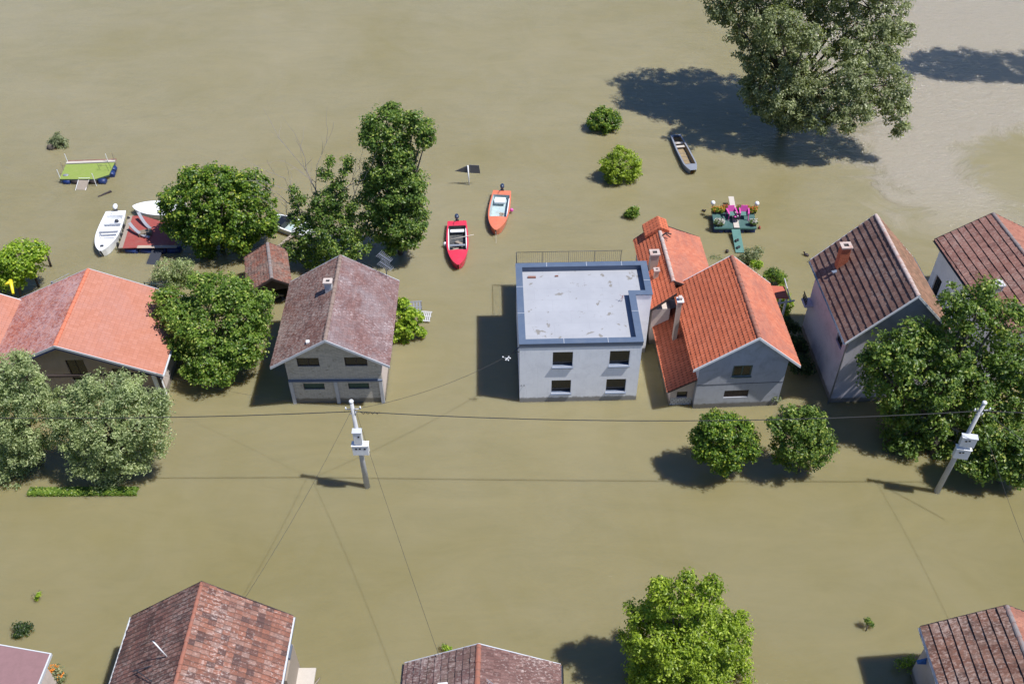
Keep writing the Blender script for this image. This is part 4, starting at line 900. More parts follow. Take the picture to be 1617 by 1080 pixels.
tree('corner_plant', 'small grey-green plant at the right front corner of the orange roofed house', 'plant', None, [(1222, 624, 9, 0), (1219, 632, 6, 0), (1227, 629, 5, 0)], .5, 'wash', .22, 16, .12, .17, 97, 1.0, trunk=.02)
tree('drowned_bush', 'half submerged dark green bush above the mauve felt roof', 'bush', None, [(34, 994, 13, 0), (42, 1000, 10, 0), (24, 1003, 10, 0), (30, 1012, 9, -.1)], .25, 'dark', .22, 24, .07, .15, 101, 1.1, trunk=.02)
tree('drowned_bush', 'half submerged yellow-green bush beside the bottom right shed', 'bush', None, [(1437, 1050, 14, 0), (1428, 1058, 12, 0), (1420, 1045, 9, 0)], .15, 'fresh', .22, 18, .07, .13, 103, .8, trunk=.02, sparse=.2)
tree('reed_tuft', 'single yellow-green weed poking out of open water at the lower left', 'weed', None, [(58, 943, 3, 0), (55, 950, 4, 0), (61, 952, 3, 0), (61, 938, 2.5, 0)], .2, 'lime', .12, 12, .05, .2, 107, 1.0, trunk=.015)
tree('reed_tuft', 'yellowish weed tuft by the back edge of the bottom middle roof', 'weed', None, [(703, 1022, 4, 0), (709, 1024, 4, 0)], .3, 'lime', .12, 10, .05, .15, 108, .8, trunk=.015)
rt, bl, foot = tree('sapling', 'tiny sapling on a thin stem above open water at the lower right', 'sapling', (1367, 997), [(1372, 981, 4.5, 0), (1377, 985, 3, 0), (1369, 979, 3, 0)], .5, 'mid', .13, 14, .045, .15, 109, .9, trunk=.03, droop=.3)
rt, bl, foot = tree('flower_bush', 'bush with bright orange flowers beside the mauve felt roof', 'bush', None, [(85, 1062, 11, 0), (78, 1070, 9, 0), (93, 1068, 9, 0)], .7, 'wash', .2, 18, .06, .16, 113, 1.0, trunk=.03)
vv, q = leaf_cloud([(p+Vector((0, 0, .14)), r*.95) for p, r in bl], .12, 7, .09, .10, 5, .7); fast_mesh('flowers', vv, q, M['orange_flower'], rt)

# clipped hedge, its top just above the water
hl, hr = U(46, 776, .12), U(217, 774, .12)
rng = np.random.default_rng(5); N = 9000; L = (hr-hl).length
px_ = rng.uniform(0, L, N); py_ = rng.uniform(-.25, .25, N); edge = np.abs(py_) > .21
pz_ = np.where(edge, rng.uniform(-.28, .05, N), rng.normal(0.03, .04, N))
P = np.stack([px_, py_, pz_], 1); nn = np.stack([rng.normal(0, .4, N), rng.normal(0, .4, N), np.ones(N)], 1); nn /= np.linalg.norm(nn, axis=1)[:, None]
t = rng.normal(size=(N, 3)); t -= nn*(t*nn).sum(1)[:, None]; t /= np.linalg.norm(t, axis=1)[:, None]; b = np.cross(nn, t)
vv = np.stack([P-t*.07, P+b*.045, P+t*.07, P-b*.045], 1).reshape(-1, 3)
h = tag(fast_mesh('hedge', vv, np.arange(N*4).reshape(-1, 4), LM['light']), 'long clipped hedge with its top just above the water in front of the olive trees', 'hedge')
h.location = hl; h.location.z = .14

# ------------------------------------------------------------------ boats
def boat(name, label, bow, stern, B, H_, paint, liner, deck_frac=.3, punt=False, closed=False, rim=.09, floor=.05, sternw=.86):
    """bow and stern are points on the water; local y runs to the bow"""
    bow, stern = Vector(bow), Vector(stern); mid = (bow+stern)/2; mid.z = 0; d = bow-stern; L = d.length
    root = empty(name, mid, math.atan2(-d.x, d.y), label, 'boat')
    n = 18
    def wid(t):
        if punt: return B/2*(.80+.2*min(1, t/.4)) if t < .8 else B/2*(1-.55*((t-.8)/.2)**1.4)
        return B/2*(sternw+(1-sternw)*math.sin(min(1, t/.45)*math.pi/2)) if t < .45 else B/2*max(.02, (1-((t-.45)/.55)**2.3))**.72
    def gz(t): return H_*(1+.35*t*t)
    sec = []
    for i in range(n+1):
        t = i/n; y = -L/2+L*t; w_ = wid(t); z = gz(t)
        sec.append((t, y, w_, z))
    mb = MB(); rows = []
    for t, y, w_, z in sec:
        yk = y-(.25 if t > .9 else 0)*((t-.9)/.1)
        rows.append([(-w_, y, z), (-w_*.98, y, z-.07), (-w_*.84, yk, -.08), (0, yk, -.25), (w_*.84, yk, -.08), (w_*.98, y, z-.07), (w_, y, z)])
    k = 7; V_ = [p for r_ in rows for p in r_]
    fs = [(i*k+j, (i+1)*k+j, (i+1)*k+j+1, i*k+j+1) for i in range(n) for j in range(k-1)]
    fs.append(tuple(range(k))[::-1]); mb.add(V_, fs, False)
    # rim
    rr_ = []
    for t, y, w_, z in sec:
        wi = max(w_-rim, .004); rr_ += [(-w_-.015, y, z+.005), (-wi, y, z+.012), (wi, y, z+.012), (w_+.015, y, z+.005)]
    mb.add(rr_, [(i*4, i*4+1, i*4+5, i*4+4)[::-1] for i in range(n)]+[(i*4+2, i*4+3, i*4+7, i*4+6)[::-1] for i in range(n)])
    mb.build('hull', paint, root)
    # cockpit
    if not closed:
        i1 = int(round(n*(1-deck_frac))); i0 = 1 if punt else 2
        lb = MB(); k = 4; V_ = []
        for t, y, w_, z in sec[i0:i1+1]:
            wi = w_-rim; V_ += [(-wi, y, z+.012), (-wi*.86, y, floor), (wi*.86, y, floor), (wi, y, z+.012)]
        m_ = i1-i0; lb.add(V_, [(i*4+j, (i+1)*4+j, (i+1)*4+j+1, i*4+j+1)[::-1] for i in range(m_) for j in range(3)]+[(0, 1, 2, 3)[::-1], tuple(m_*4+j for j in range(4))])
        lb.build('cockpit_liner', liner, root)
        fb = MB(); V_ = []
        for t, y, w_, z in sec[i1:]: V_ += [(-max(w_-rim, .004), y, z+.010), (0, y, z+.05*(1-t)*3+.012), (max(w_-rim, .004), y, z+.010)]
        m_ = n-i1; fb.add(V_, [(i*3+j, i*3+j+1, (i+1)*3+j+1, (i+1)*3+j) for i in range(m_) for j in range(2)]); fb.build('foredeck', paint, root)
        sb = MB(); V_ = []
        for t, y, w_, z in sec[:i0+1]: V_ += [(-(w_-rim), y, z+.011), ((w_-rim), y, z+.011)]
        sb.add(V_, [(i*2, i*2+1, i*2+3, i*2+2) for i in range(i0)]); sb.build('stern_deck', paint, root)
    return root, L, sec
def outboard(root, L, col, H_, tilt=.3, s=1.0):
    y = -L/2
    mb = MB(); mb.ball((0, y-.16, H_+.30), .21*s, (.8, 1.25, .85), 12, 8); o = mb.build('outboard_motor', col, root)
    mb = MB(); mb.box(-.06, .06, y-.22, y-.08, -.3, H_+.2); mb.box(-.14, .14, y-.06, y+.05, H_-.15, H_+.1); mb.tube([(0, y, H_+.28), (.08, y+.3, H_+.34), (.1, y+.55, H_+.36)], .022, 6); mb.build('motor_leg', M['dark_metal'], o)

# red boat
b1, L, sec = boat('red_boat', 'red open motorboat, the lower left of the two coloured boats', U(724, 429), U(722, 357), 1.56, .46, M['red_boat'], M['boat_floor_dark'], .36)
outboard(b1, L, M['cowl'], .46)
MB().box(-.55, .55, .02, .20, .34, .38).build('bench', M['aluminium'], b1)
MB().box(-.50, .50, -1.75, -1.45, .30, .36).build('bench', M['gel_white'], b1)
lw = MB()
for sd in (-1, 1): lw.box(min(sd*.60, sd*.67), max(sd*.60, sd*.67), -1.7, .85, .40, .475)
lw.build('side_lining', M['gel_white'], b1)
MB().box(-.5, .5, .86, .98, .38, .475).build('side_lining', M['gel_white'], b1)
oar = tag(MB().tube([(0, 0, 0), (1.75, .45, .1)], .025, 6).build('oar', M['pale_wood']), 'wooden oar lying across the red boat', 'oar'); oar.location = b1.location+Vector((-.6, .35, .5))
rg = random.Random(8)
gb = MB()
for i in range(12): gb.rbox(rg.uniform(-.25, .25), -.9+i*.13, .05+.002*i, .16+rg.random()*.08, rg.uniform(.2, .5), .16, rg.uniform(-.9, .9))
tag(gb.build('boat_gear', M['wood']), 'tangle of brown ropes and gear lying in the red boat', 'gear').location = b1.location
fd = tag(MB().ball((0, 0, 0), .13, (1, 1, 1.5), 10, 6).build('fender', M['gel_white']), 'white fender hanging over the left side of the red boat', 'fender'); fd.location = b1.location+Vector((-.92, .15, .25))
# orange boat
b2, L, sec = boat('orange_boat', 'orange-red open motorboat with a pale blue floor, right of the red boat', U(783, 374), U(793, 309), 1.56, .46, M['orange_boat'], M['boat_floor_blue'], .36)
outboard(b2, L, M['cowl'], .46)
MB().box(-.35, .45, -1.75, -1.1, .28, .42).build('seat_box', M['gel_white'], b2)
lw = MB()
for sd in (-1,): lw.box(sd*.67, sd*.60, -1.6, .85, .40, .475)
lw.build('side_lining', M['gel_white'], b2)
gb = MB()
for i in range(5): gb.rbox(.2+rg.uniform(-.08, .08), -.5+i*.16, .05+.002*i, .1, rg.uniform(.2, .4), .2, rg.uniform(-.7, .7))
tag(gb.build('boat_gear', M['wood']), 'few brown scraps lying on the pale floor of the orange boat', 'gear').location = b2.location
bl_ = MB(); bl_.ball((-.18, -.35, .12), .11, (1, 1, .9), 8, 6); bl_.ball((0, -.75, .12), .09, (1, 1, .9), 8, 6)
tag(bl_.build('bailer', M['gel_white']), 'two white bailing tubs joined by a cord on the floor of the orange boat', 'bailer').location = b2.location
fd = tag(MB().ball((0, 0, 0), .13, (1.2, 1, 1.2), 10, 6).build('fender', M['pink']), 'pinkish fender on the right side of the orange boat', 'fender'); fd.location = b2.location+Vector((.93, .3, .28))
mb = MB(); p0 = b2.location; bw = U(783, 374)
tag(mb.tube([(bw.x, bw.y, .5), (bw.x+.02, bw.y-.4, .1), (bw.x+.02, bw.y-.9, -.05)], .012, 4).build('mooring_line', M['pale_wood']), 'thin mooring line from the bow of the orange boat', 'rope')
# flat punt
b3, L, sec = boat('grey_punt', 'flat grey metal punt with muddy floorboards below the willow shadow', U(1094, 277), U(1066, 219), 1.05, .36, M['aluminium'], M['boat_floor_mud'], .14, punt=True, rim=.10, floor=.04)
MB().box(-.40, .40, -L/2+.95, -L/2+1.2, .22, .27).build('bench', M['pale_wood'], b3)
MB().box(-.40, .40, -L/2+1.45, -L/2+1.7, .20, .25).build('bench', M['pale_wood'], b3)
MB().box(-.22, .22, -L/2+.08, -L/2+.35, .30, .385).build('stern_well', M['dark_metal'], b3)
fb = MB()
for i in range(5): fb.box(-.42, .42, -.4+i*.5, -.36+i*.5, .045, .075)
fb.build('floor_rib', M['wood'], b3)
# white motorboat by the red dock
b4, L, sec = boat('white_motorboat', 'white motorboat with a grey outboard, moored along the left side of the red dock', U(163, 408), U(186, 342), 1.68, .50, M['gel_white'], M['gel_white'], .30, rim=.12, floor=.12)
outboard(b4, L, M['gel_white'], .5, s=1.05)
MB().box(-.70, .70, -.05, .12, .42, .50).build('bench', M['ridge'] if 'ridge' in M else M['grey_metal'], b4)
MB().box(-.62, .62, .28, .36, .40, .46).build('bench', M['grey_metal'], b4)
MB().box(-.66, .66, -L/2+1.1, -L/2+1.45, .36, .46).build('aft_seat', M['gel_white'], b4)
mb = MB(); mb.ball((-.35, -L/2+1.35, .58), .15, (1.1, .8, .8), 8, 6, .2); mb.build('helm', M['dark_metal'], b4)
mb = MB(); mb.box(-.10, .12, L/2-.62, L/2-.45, .66, .74); mb.build('bow_cleat', M['dark_metal'], b4)
# second white boat, half under the round tree
b5, L, sec = boat('white_dinghy', 'white covered boat pointing left, half hidden under the round tree', U(213, 336), U(292, 338), 1.75, .46, M['gel_white'], M['gel_white'], .35, closed=True)
fb = MB(); V_ = []
for t, y, w_, z in sec: V_ += [(-(w_-.085), y, z+.012), (0, y, z+.10*(1-t)+.012), ((w_-.085), y, z+.012)] if w_ > .1 else [(-.004, y, z+.012), (0, y, z+.014), (.004, y, z+.012)]
fb.add(V_, [(i*3+j, i*3+j+1, (i+1)*3+j+1, (i+1)*3+j) for i in range(len(sec)-1) for j in range(2)]); fb.build('deck_cover', M['gel_white'], b5)
# third white boat
b6, L, sec = boat('white_cabin_boat', 'white boat showing between the round tree and the scraggly tree', U(424, 351), U(492, 374), 1.5, .5, M['gel_white'], M['boat_floor_blue'], .2)
MB().box(-.5, .5, .3, .9, .2, .62).build('windscreen', M['dark_glass'], b6)
MB().box(-.5, .5, -.9, -.6, .3, .42).build('bench', M['gel_white'], b6)
pl = tag(MB().beam((0, 0, .3), (-1.15, -1.6, .12), .25, .05).build('gangplank', M['wood']), 'narrow plank leaning from the white cabin boat toward the tiled shelter', 'plank'); pl.location = U(462, 377)

# ------------------------------------------------------------------ floating docks
def raft_poly(root, name, poly, z0, z1, m_): return MB().prism(poly, z0, z1).build(name, m_, root)
# green turf float
r1 = empty('turf_raft', U(137, 270), 0, 'small raft covered in green artificial turf with thin poles, top left', 'raft'); o = r1.location
z1 = .42
def loc(px, py, z=0.0): p = U(px, py, z)-r1.location; return (p.x, p.y)
poly = [loc(94, 283, z1), loc(150, 283, z1), loc(172, 276, z1), loc(181, 257, z1), loc(104, 260, z1)]
raft_poly(r1, 'turf', poly, z1-.03, z1, M['turf']); 
sh = [(x*1.005, y*1.005) for x, y in poly]; raft_poly(r1, 'frame', sh, z1-.16, z1-.031, M['green_frame'])
a0, a1 = Vector((*loc(104, 259, z1), z1)), Vector((*loc(181, 256, z1), z1))
MB().beam(a0+Vector((0, .12, 0)), a1+Vector((0, .12, 0)), .26, .08).build('edge_board', M['pale_wood'], r1)
MB().beam(a0+Vector((0, .40, -.05)), a1+Vector((0, .40, -.05)), .2, .06).build('edge_board', T['ridge_brown'], r1)
p0, p1 = Vector((*loc(96, 284, z1), 0)), Vector((*loc(166, 284, z1), 0))
for i in range(5):
    q0, q1 = p0.lerp(p1, i/5+.02), p0.lerp(p1, (i+1)/5-.02)
    MB().tube([q0+Vector((0, .22, .1)), q1+Vector((0, .22, .1))], .25, 12).build('drum', M['dark_wood'] if i % 2 else M['blue'], r1)
p0, p1 = Vector((*loc(176, 274, z1), 0)), Vector((*loc(181, 259, z1), 0))
for i in range(2):
    q0, q1 = p0.lerp(p1, i/2+.05), p0.lerp(p1, (i+1)/2-.05)
    MB().tube([q0+Vector((-.12, 0, .1)), q1+Vector((-.12, 0, .1))], .25, 12).build('drum', M['blue'], r1)
for (bx, by, tx, ty, mm_) in ((107, 256, 102, 245, 'white_paint'), (101, 269, 97, 259, 'wood'), (95, 281, 90, 271, 'white_paint'), (171, 256, 168, 247, 'white_paint'), (181, 254, 179, 244, 'wood'), (150, 287, 153, 277, 'white_paint')):
    p = loc(bx, by, z1); MB().tube([(p[0], p[1], -.3), (p[0]-.02, p[1], z1+.75)], .022 if mm_ == 'wood' else .03, 5).build('mooring_pole', M[mm_], r1)
mb = MB(); p = loc(172, 270, z1)
for dx, dy, hh in ((0, 0, .5), (.1, .3, .7), (-.7, .1, .5)): mb.tube([(p[0]+dx, p[1]+dy, z1), (p[0]+dx-.15, p[1]+dy+.1, z1+hh)], .012, 4)
mb.tube([(p[0]-.8, p[1]+.8, z1+.05), (p[0]-.7, p[1], z1+.5), (p[0], p[1], z1+.5)], .010, 4); mb.build('thin_rail', M['dark_metal'], r1)
mb = MB(); mb.ball((*loc(104, 277, z1), z1+.02), .2, (1.2, .8, .2), 10, 5); tag(mb.build('coiled_tarp', M['grey_metal'], r1), None)
g0, g1 = U(132, 285, .35), U(128, 304, -.12)
rp = tag(MB().beam(Vector((0, 0, .35)), Vector((g1.x-g0.x, g1.y-g0.y, -.12)), .78, .06).build('gangplank', M['wood']), 'brown gangplank sloping from the turf raft into the water', 'plank'); rp.location = (g0.x, g0.y, 0)
fr = MB(); fr.tube([(-.42, .25, .42), (-.5, g1.y-g0.y-.1, -.1)], .02, 5); fr.tube([(.42, .25, .42), (.25, g1.y-g0.y-.1, -.1)], .02, 5); fr.tube([(-.42, .2, .42), (.42, .2, .42)], .02, 5)
fr.build('gangplank_frame', M['white_paint'], rp)
bm_ = tag(MB().beam((0, 0, .05), (-.85, -.65, -.06), .16, .12).build('drifting_beam', M['dark_wood']), 'dark beam end barely above the water below the turf raft', 'beam'); bm_.location = U(176, 303)

# red dock
r2 = empty('red_dock', U(228, 370), 0, 'red painted floating dock on blue drums beside the white motorboat', 'dock')
z2 = .5
def l2(px, py, z=z2): p = U(px, py, z)-r2.location; return (p.x, p.y)
pA, pB, pC, pD = l2(192, 392), l2(280, 389), l2(262, 358), l2(228, 341); pE = l2(208, 341)
raft_poly(r2, 'deck', [pA, pB, l2(262, 352), l2(226, 341), pE], z2-.06, z2, M['red_deck'])
MB().beam((pA[0]-.08, pA[1], z2-.02), (pE[0]-.08, pE[1], z2-.02), .3, .08).build('edge_board', M['wood'], r2)
MB().box(l2(216, 392)[0], pB[0], pA[1]-.02, pA[1]+.28, z2+.001, z2+.02).build('repair_board', M['plaster_tan'], r2)
x = pA[0]+.15
for i in range(4): MB().tube([(x+i*1.0, pA[1]+.28, .1), (x+i*1.0+.92, pA[1]+.28, .1)], .28, 14).build('drum', M['blue'], r2)
for i, (px, py) in enumerate(((196, 392), (192, 370), (203, 345), (199, 357))):
    t_ = [l2(184, 386), l2(190, 371), l2(194, 357), l2(201, 345)][i]
    o = tag(MB().ball((0, 0, .35), .17, (.8, .8, 2.0), 10, 8).build('tyre_fender', M['black']), ['lowest', 'second lowest', 'second highest', 'highest'][i]+' dark fender between the white motorboat and the red dock', 'fender', 'fenders along the red dock')
    o.location = r2.location+Vector((t_[0]+.1, t_[1], 0))
for (a_, b_, c_2) in (((222, 346), (228, 357), (238, 362)), ((208, 363), (218, 374), (236, 376))):
    A2, B2, C2 = l2(*a_), l2(*b_), l2(*c_2)
    idx_ = 'upper' if a_[0] == 222 else 'lower'
    mb = MB(); pts = []
    for i in range(9):
        t_ = i/8; q = [(1-t_)**2*A2[k]+2*t_*(1-t_)*B2[k]+t_*t_*C2[k] for k in (0, 1)]; pts.append((q[0], q[1], z2+.55*(1-t_)**1.5+.06))
    for i in range(8): mb.beam(pts[i], Vector(pts[i+1])+(Vector(pts[i+1])-Vector(pts[i]))*.1, .22, .08)
    s_ = tag(mb.build('loading_rail', M['grey_metal']), idx_+' of two curved grey rails rising over the red dock', 'rail', 'curved rails on the red dock'); s_.location = r2.location
gr = tag(MB().rbox(0, 0, 0, .25, .9, .5, .3).build('dock_box', M['plaster_tan']), 'low brown box between the curved rails on the red dock', 'box'); gr.location = r2.location+Vector((*l2(230, 370), z2+.001))
rp = tag(MB().beam((0, 0, .45), (-.3, -2.2, -.1), .8, .06).build('blue_gangway', M['dark_metal']), 'dark gangway going down from the red dock under the round tree', 'gangway'); rp.location = r2.location+Vector((*l2(256, 391, 0), 0))
# green raft with pink chairs
r3 = empty('green_raft', U(1160, 350), 0, 'dark green raft on blue drums carrying two pink chairs and flowers', 'raft'); z3 = .5
def l3(px, py, z=z3): p = U(px, py, z)-r3.location; return (p.x, p.y)
P0, P1, P2, P3 = l3(1128, 360), l3(1195, 360), l3(1190, 333), l3(1124, 334)
raft_poly(r3, 'deck', [P0, P1, P2, P3], z3-.06, z3, M['green_deck'])
MB().beam((P0[0], P0[1]-.01, z3-.08), (P1[0], P1[1]-.01, z3-.08), .03, .12).build('edge_board', M['green_ramp'], r3)
for i in range(4):
    t_ = i/4; x = P0[0]+(P1[0]-P0[0])*t_
    MB().tube([(x+.04, P0[1]+.28, .12), (x+.72, P0[1]+.28, .12)], .26, 14).build('drum', M['blue'], r3)
for i in range(4):
    t_ = i/4; x = P3[0]+(P2[0]-P3[0])*t_
    MB().tube([(x+.04, P3[1]-.28, .12), (x+.72, P3[1]-.28, .12)], .26, 14).build('drum', M['blue'], r3)
q0, q1 = l3(1163.5, 360, z3+.03), l3(1154, 312, z3+.03)
o = tag(MB().beam((q0[0], q0[1], z3+.035), (q1[0], q1[1], z3+.10), .40, .05).build('pale_plank', M['pale_wood']), 'long pale plank laid across the green raft and out over the water', 'plank'); o.location = r3.location
q0, q1 = l3(1162, 362, .45), l3(1168, 402, -.1)
o = tag(MB().beam((q0[0], q0[1], .42), (q1[0], q1[1], .06), .62, .05).build('green_gangway', M['green_ramp']), 'narrow green gangway from the raft toward the orange roof', 'gangway'); o.location = r3.location
gw = o
for i, (px, py) in enumerate(((1162.5, 381), (1164.5, 392))):
    s_ = MB(); s_.ball((0, 0, .06), .10, (1, 1.3, .7), 8, 5, .2); s_.ball((.14, .1, .06), .09, (1, 1.3, .7), 8, 5, .2)
    q = tag(s_.build('sandals', M['black']), ('upper' if i == 0 else 'lower')+' pair of dark shoes left on the green gangway', 'shoes'); q.location = U(px, py, .28-.12*i)
def chair_thing(px, py, rz, lab):
    e = empty('garden_chair', U(px, py, z3), rz, lab, 'chair', 'pink chairs on the green raft')
    MB().box(-.26, .26, -.26, .24, .36, .40).build('seat', M['green_ramp'], e)
    bk = MB(); bk.hexa([(-.28, .22, .38), (.28, .22, .38), (.28, .27, .38), (-.28, .27, .38), (-.24, .36, .84), (.24, .36, .84), (.24, .40, .84), (-.24, .40, .84)]); bk.build('backrest', M['pink'], e)
    for sx in (-1, 1):
        MB().beam((sx*.31, -.30, .58), (sx*.33, .36, .62), .10, .04).build('armrest', M['pink'], e)
        for yy in (-.25, .24): MB().beam((sx*.29, yy, .58), (sx*.33, yy*1.25, 0), .05, .06).build('leg', M['pink'], e)
    return e
chair_thing(1154.5, 344, R(8), 'left pink garden chair on the green raft')
chair_thing(1173.5, 344, R(-6), 'right pink garden chair on the green raft')
te = empty('low_table', U(1162, 350, z3), 0, 'small round table with cups between the pink chairs', 'table')
mb = MB(); mb.tube([(0, 0, .36), (0, 0, .40)], .27, 16); mb.build('tabletop', M['dark_glass'], te); 
for k in range(3): MB().tube([(0, 0, .36), (.22*math.cos(k*2.1), .22*math.sin(k*2.1), 0)], .018, 5).build('leg', M['white_paint'], te)
cu = tag(MB().tube([(0, 0, 0), (0, 0, .1)], .04, 8).build('cup', M['white_paint']), 'white cup on the small table of the green raft', 'cup'); cu.location = te.location+Vector((.08, .03, .401))
sc = tag(MB().ball((0, 0, .04), .08, (1.2, 1, .6), 8, 5).build('red_dish', M['pink']), 'pink dish on the small table of the green raft', 'dish'); sc.location = te.location+Vector((-.12, -.02, .401))
for px, py, lab in ((1123, 332, 'left globe lamp on a thin post at the back of the green raft'), (1192, 333, 'right globe lamp on a thin post at the back of the green raft')):
    e = empty('globe_lamp', U(px+1, py, z3), 0, lab, 'lamp', 'globe lamps on the green raft')
    MB().tube([(0, 0, -.4), (0, 0, .52)], .022, 6).build('post', M['dark_metal'], e); MB().ball((0, 0, .66), .17, (1, 1, 1), 14, 10).build('globe', M['white_paint'], e)
def planter(px, py, r, leaf, flower, lab, lng=.6):
    e = empty('planter', U(px, py, z3), 0, lab, 'planter')
    MB().rbox(0, 0, 0, .20, lng, .24, 0).build('trough', M['dark_wood'], e)
    bl2 = [(Vector((dx*lng*.35, 0, .32)), r) for dx in (-1, 0, 1)]
    vv, q = leaf_cloud(bl2, .11, 12, .05, .11, int(px), 1.0); fast_mesh('foliage', vv, q, LM[leaf], e)
    vv, q = leaf_cloud([(p+Vector((0, 0, .06)), r_*1.05) for p, r_ in bl2], .07, 5, .06, .07, int(px)+1, .45); fast_mesh('flowers', vv, q, M[flower], e)
planter(1133, 336, .22, 'fresh', 'orange_flower', 'far left planter with yellow and orange flowers on the green raft', .8)
planter(1146, 334, .20, 'mid', 'red_flower', 'planter with red flowers left of the pale plank on the green raft', .7)
planter(1172, 334, .20, 'mid', 'red_flower', 'planter with red flowers right of the pale plank on the green raft', .8)
planter(1186, 336, .24, 'fresh', 'red_flower', 'far right planter below the right globe lamp on the green raft', .7)
planter(1135, 356, .24, 'mid', 'white_flower', 'near left flower pot with pale and pink blossoms on the green raft', .5)
planter(1189, 356, .18, 'mid', 'white_flower', 'near right flower pot with small white blossoms on the green raft', .4)
fl = tag(MB().ball((0, 0, .05), .12, (.8, 1, 1.6), 8, 6).build('float_buoy', M['red_deck']), 'dark red float bobbing right of the green raft', 'buoy'); fl.location = U(1199, 361)

# beacon sign standing in the water
e = empty('river_sign', U(741, 292), 0, 'grey arrow-shaped board on a white post in open water above the boats', 'sign')
MB().tube([(0, 0, -.4), (-.05, 0, 1.75)], .05, 8).build('post', M['white_paint'], e)
mb = MB(); t0 = .03
sq = [(.03, 1.05), (.88, 1.0), (.80, 1.72), (.03, 1.78)]
mb.add([(x, y, z) for y in (.06, .10) for x, z in sq], [(0, 1, 2, 3), (7, 6, 5, 4), (0, 4, 5, 1), (1, 5, 6, 2), (2, 6, 7, 3), (3, 7, 4, 0)])
mb.build('board', M['sign_grey'], e)
tr_ = [(-.08, 1.05), (-.08, 1.72), (-1.05, 1.22)]
mb = MB(); mb.add([(x, y, z) for y in (.06, .10) for x, z in tr_], [(0, 1, 2), (5, 4, 3), (0, 3, 4, 1), (1, 4, 5, 2), (2, 5, 3, 0)]); mb.build('arrow_point', M['sign_grey'], e)

# pallets by the vine
for px, py, lx, ly, z, ang, lab in ((652, 486, 1.2, 1.25, .9, .1, 'larger pale slatted rack beside the vine'), (672, 500, .75, 1.0, .12, -.1, 'smaller slatted pallet half sunk right of the vine')):
    mb = MB(); n = 6
    for i in range(n): mb.rbox(0, 0, z, z+.02, .1*lx/1.0, ly, 0) if False else mb.box(-lx/2+i*lx/n, -lx/2+i*lx/n+lx/n*.62, -ly/2, ly/2, z, z+.025)
    for j in range(3): mb.box(-lx/2, lx/2, -ly/2+j*ly/2*.9, -ly/2+j*ly/2*.9+.09, z+.026, z+.05)
    if z > .5:
        for sx in (-1, 1):
            for sy in (-1, 1): mb.box(sx*lx*.45-.03, sx*lx*.45+.03, sy*ly*.45-.03, sy*ly*.45+.03, -.4, z)
    o = tag(mb.build('slatted_rack', M['grey_metal'] if z > .5 else M['concrete']), lab, 'rack'); o.location = U(px, py, z)-Vector((0, 0, z)); o.rotation_euler[2] = ang

# stilts by the lime tree, yellow slide, debris, ducks
for px, py, tx, ty, lab in ((80, 421, 73, 398, 'right brown stilt post by the lime tree'), (61, 453, 53, 432, 'left brown stilt post by the lime tree, nearer the roof')):
    p = U(px, py); q = V(tx, ty, p.y); o = tag(MB().tube([(0, 0, -.3), (q.x-p.x, 0, q.z)], .08, 8).build('stilt_post', M['dark_wood']), lab, 'post'); o.location = p
p = U(22, 458, 2.3)
mb = MB(); mb.tube([(.1, -.4, 0), (-.25, .4, .25), (-.35, .6, .3)], [.08, .12, .14], 8); mb.tube([(-.3, .5, .3), (-.6, .3, .2)], .09, 6)
o = tag(mb.build('yellow_slide', M['yellow']), 'bright yellow plastic slide behind the far left roof corner', 'slide'); o.location = p
for i, (px, py, s_, lab) in enumerate(((1273, 404, .13, 'dark duck swimming left of the tall dark roof, the nearer one'), (1282, 413, .12, 'dark duck half hidden beside the tall dark roof corner'), (1148, 398, .12, 'dark duck swimming near the green gangway'), (1111, 334, .10, 'dark drifting clump left of the green raft'))):
    mb = MB(); mb.ball((0, 0, .08), s_, (1, 1.6, .8), 10, 6); mb.ball((s_*.2, s_*1.5, .22), s_*.45, (1, 1.2, 1), 8, 6); mb.tube([(s_*.1, s_*1.0, .1), (s_*.2, s_*1.45, .2)], s_*.3, 6)
    o = tag(mb.build('duck' if i < 3 else 'drift_clump', M['dark_wood']), lab, 'duck' if i < 3 else 'debris'); o.location = U(px, py); o.rotation_euler[2] = 1.0+i
# submerged pale weed near gangway
vv, q = leaf_cloud([(Vector((0, 0, .0)), .45), (Vector((.5, -.1, 0)), .35)], .16, 7, .05, .10, 77, .6, zmin=.005)
vv[:, 2] *= .25; o = tag(fast_mesh('floating_weed', vv, q, LM['wash']), 'pale drowned shrub tips floating left of the green gangway', 'weed'); o.location = U(1127, 407)

# railing behind house A and aerial stub
mb = MB(); p = U(258, 452, .8); q = U(228, 448, .8)
for z in (.5, .9): mb.tube([(p.x, p.y, z), (q.x, q.y, z)], .03, 5)
for t_ in (0, .5, 1): l_ = p.lerp(q, t_); mb.tube([(l_.x, l_.y, -.3), (l_.x, l_.y, .95)], .03, 5)
tag(mb.build('garden_railing', M['green_frame']), 'short green railing behind the orange roof under the olive shrub', 'railing')
mb = MB(); p = U(82, 446, 3.4); mb.tube([p, p+Vector((.9, .75, .12))], .02, 5); mb.box(p.x-.06, p.x+.06, p.y-.06, p.y+.06, 3.0, 3.45)
tag(mb.build('aerial_stub', M['grey_metal']), 'thin grey aerial boom behind the brown slope of the wide house', 'aerial')

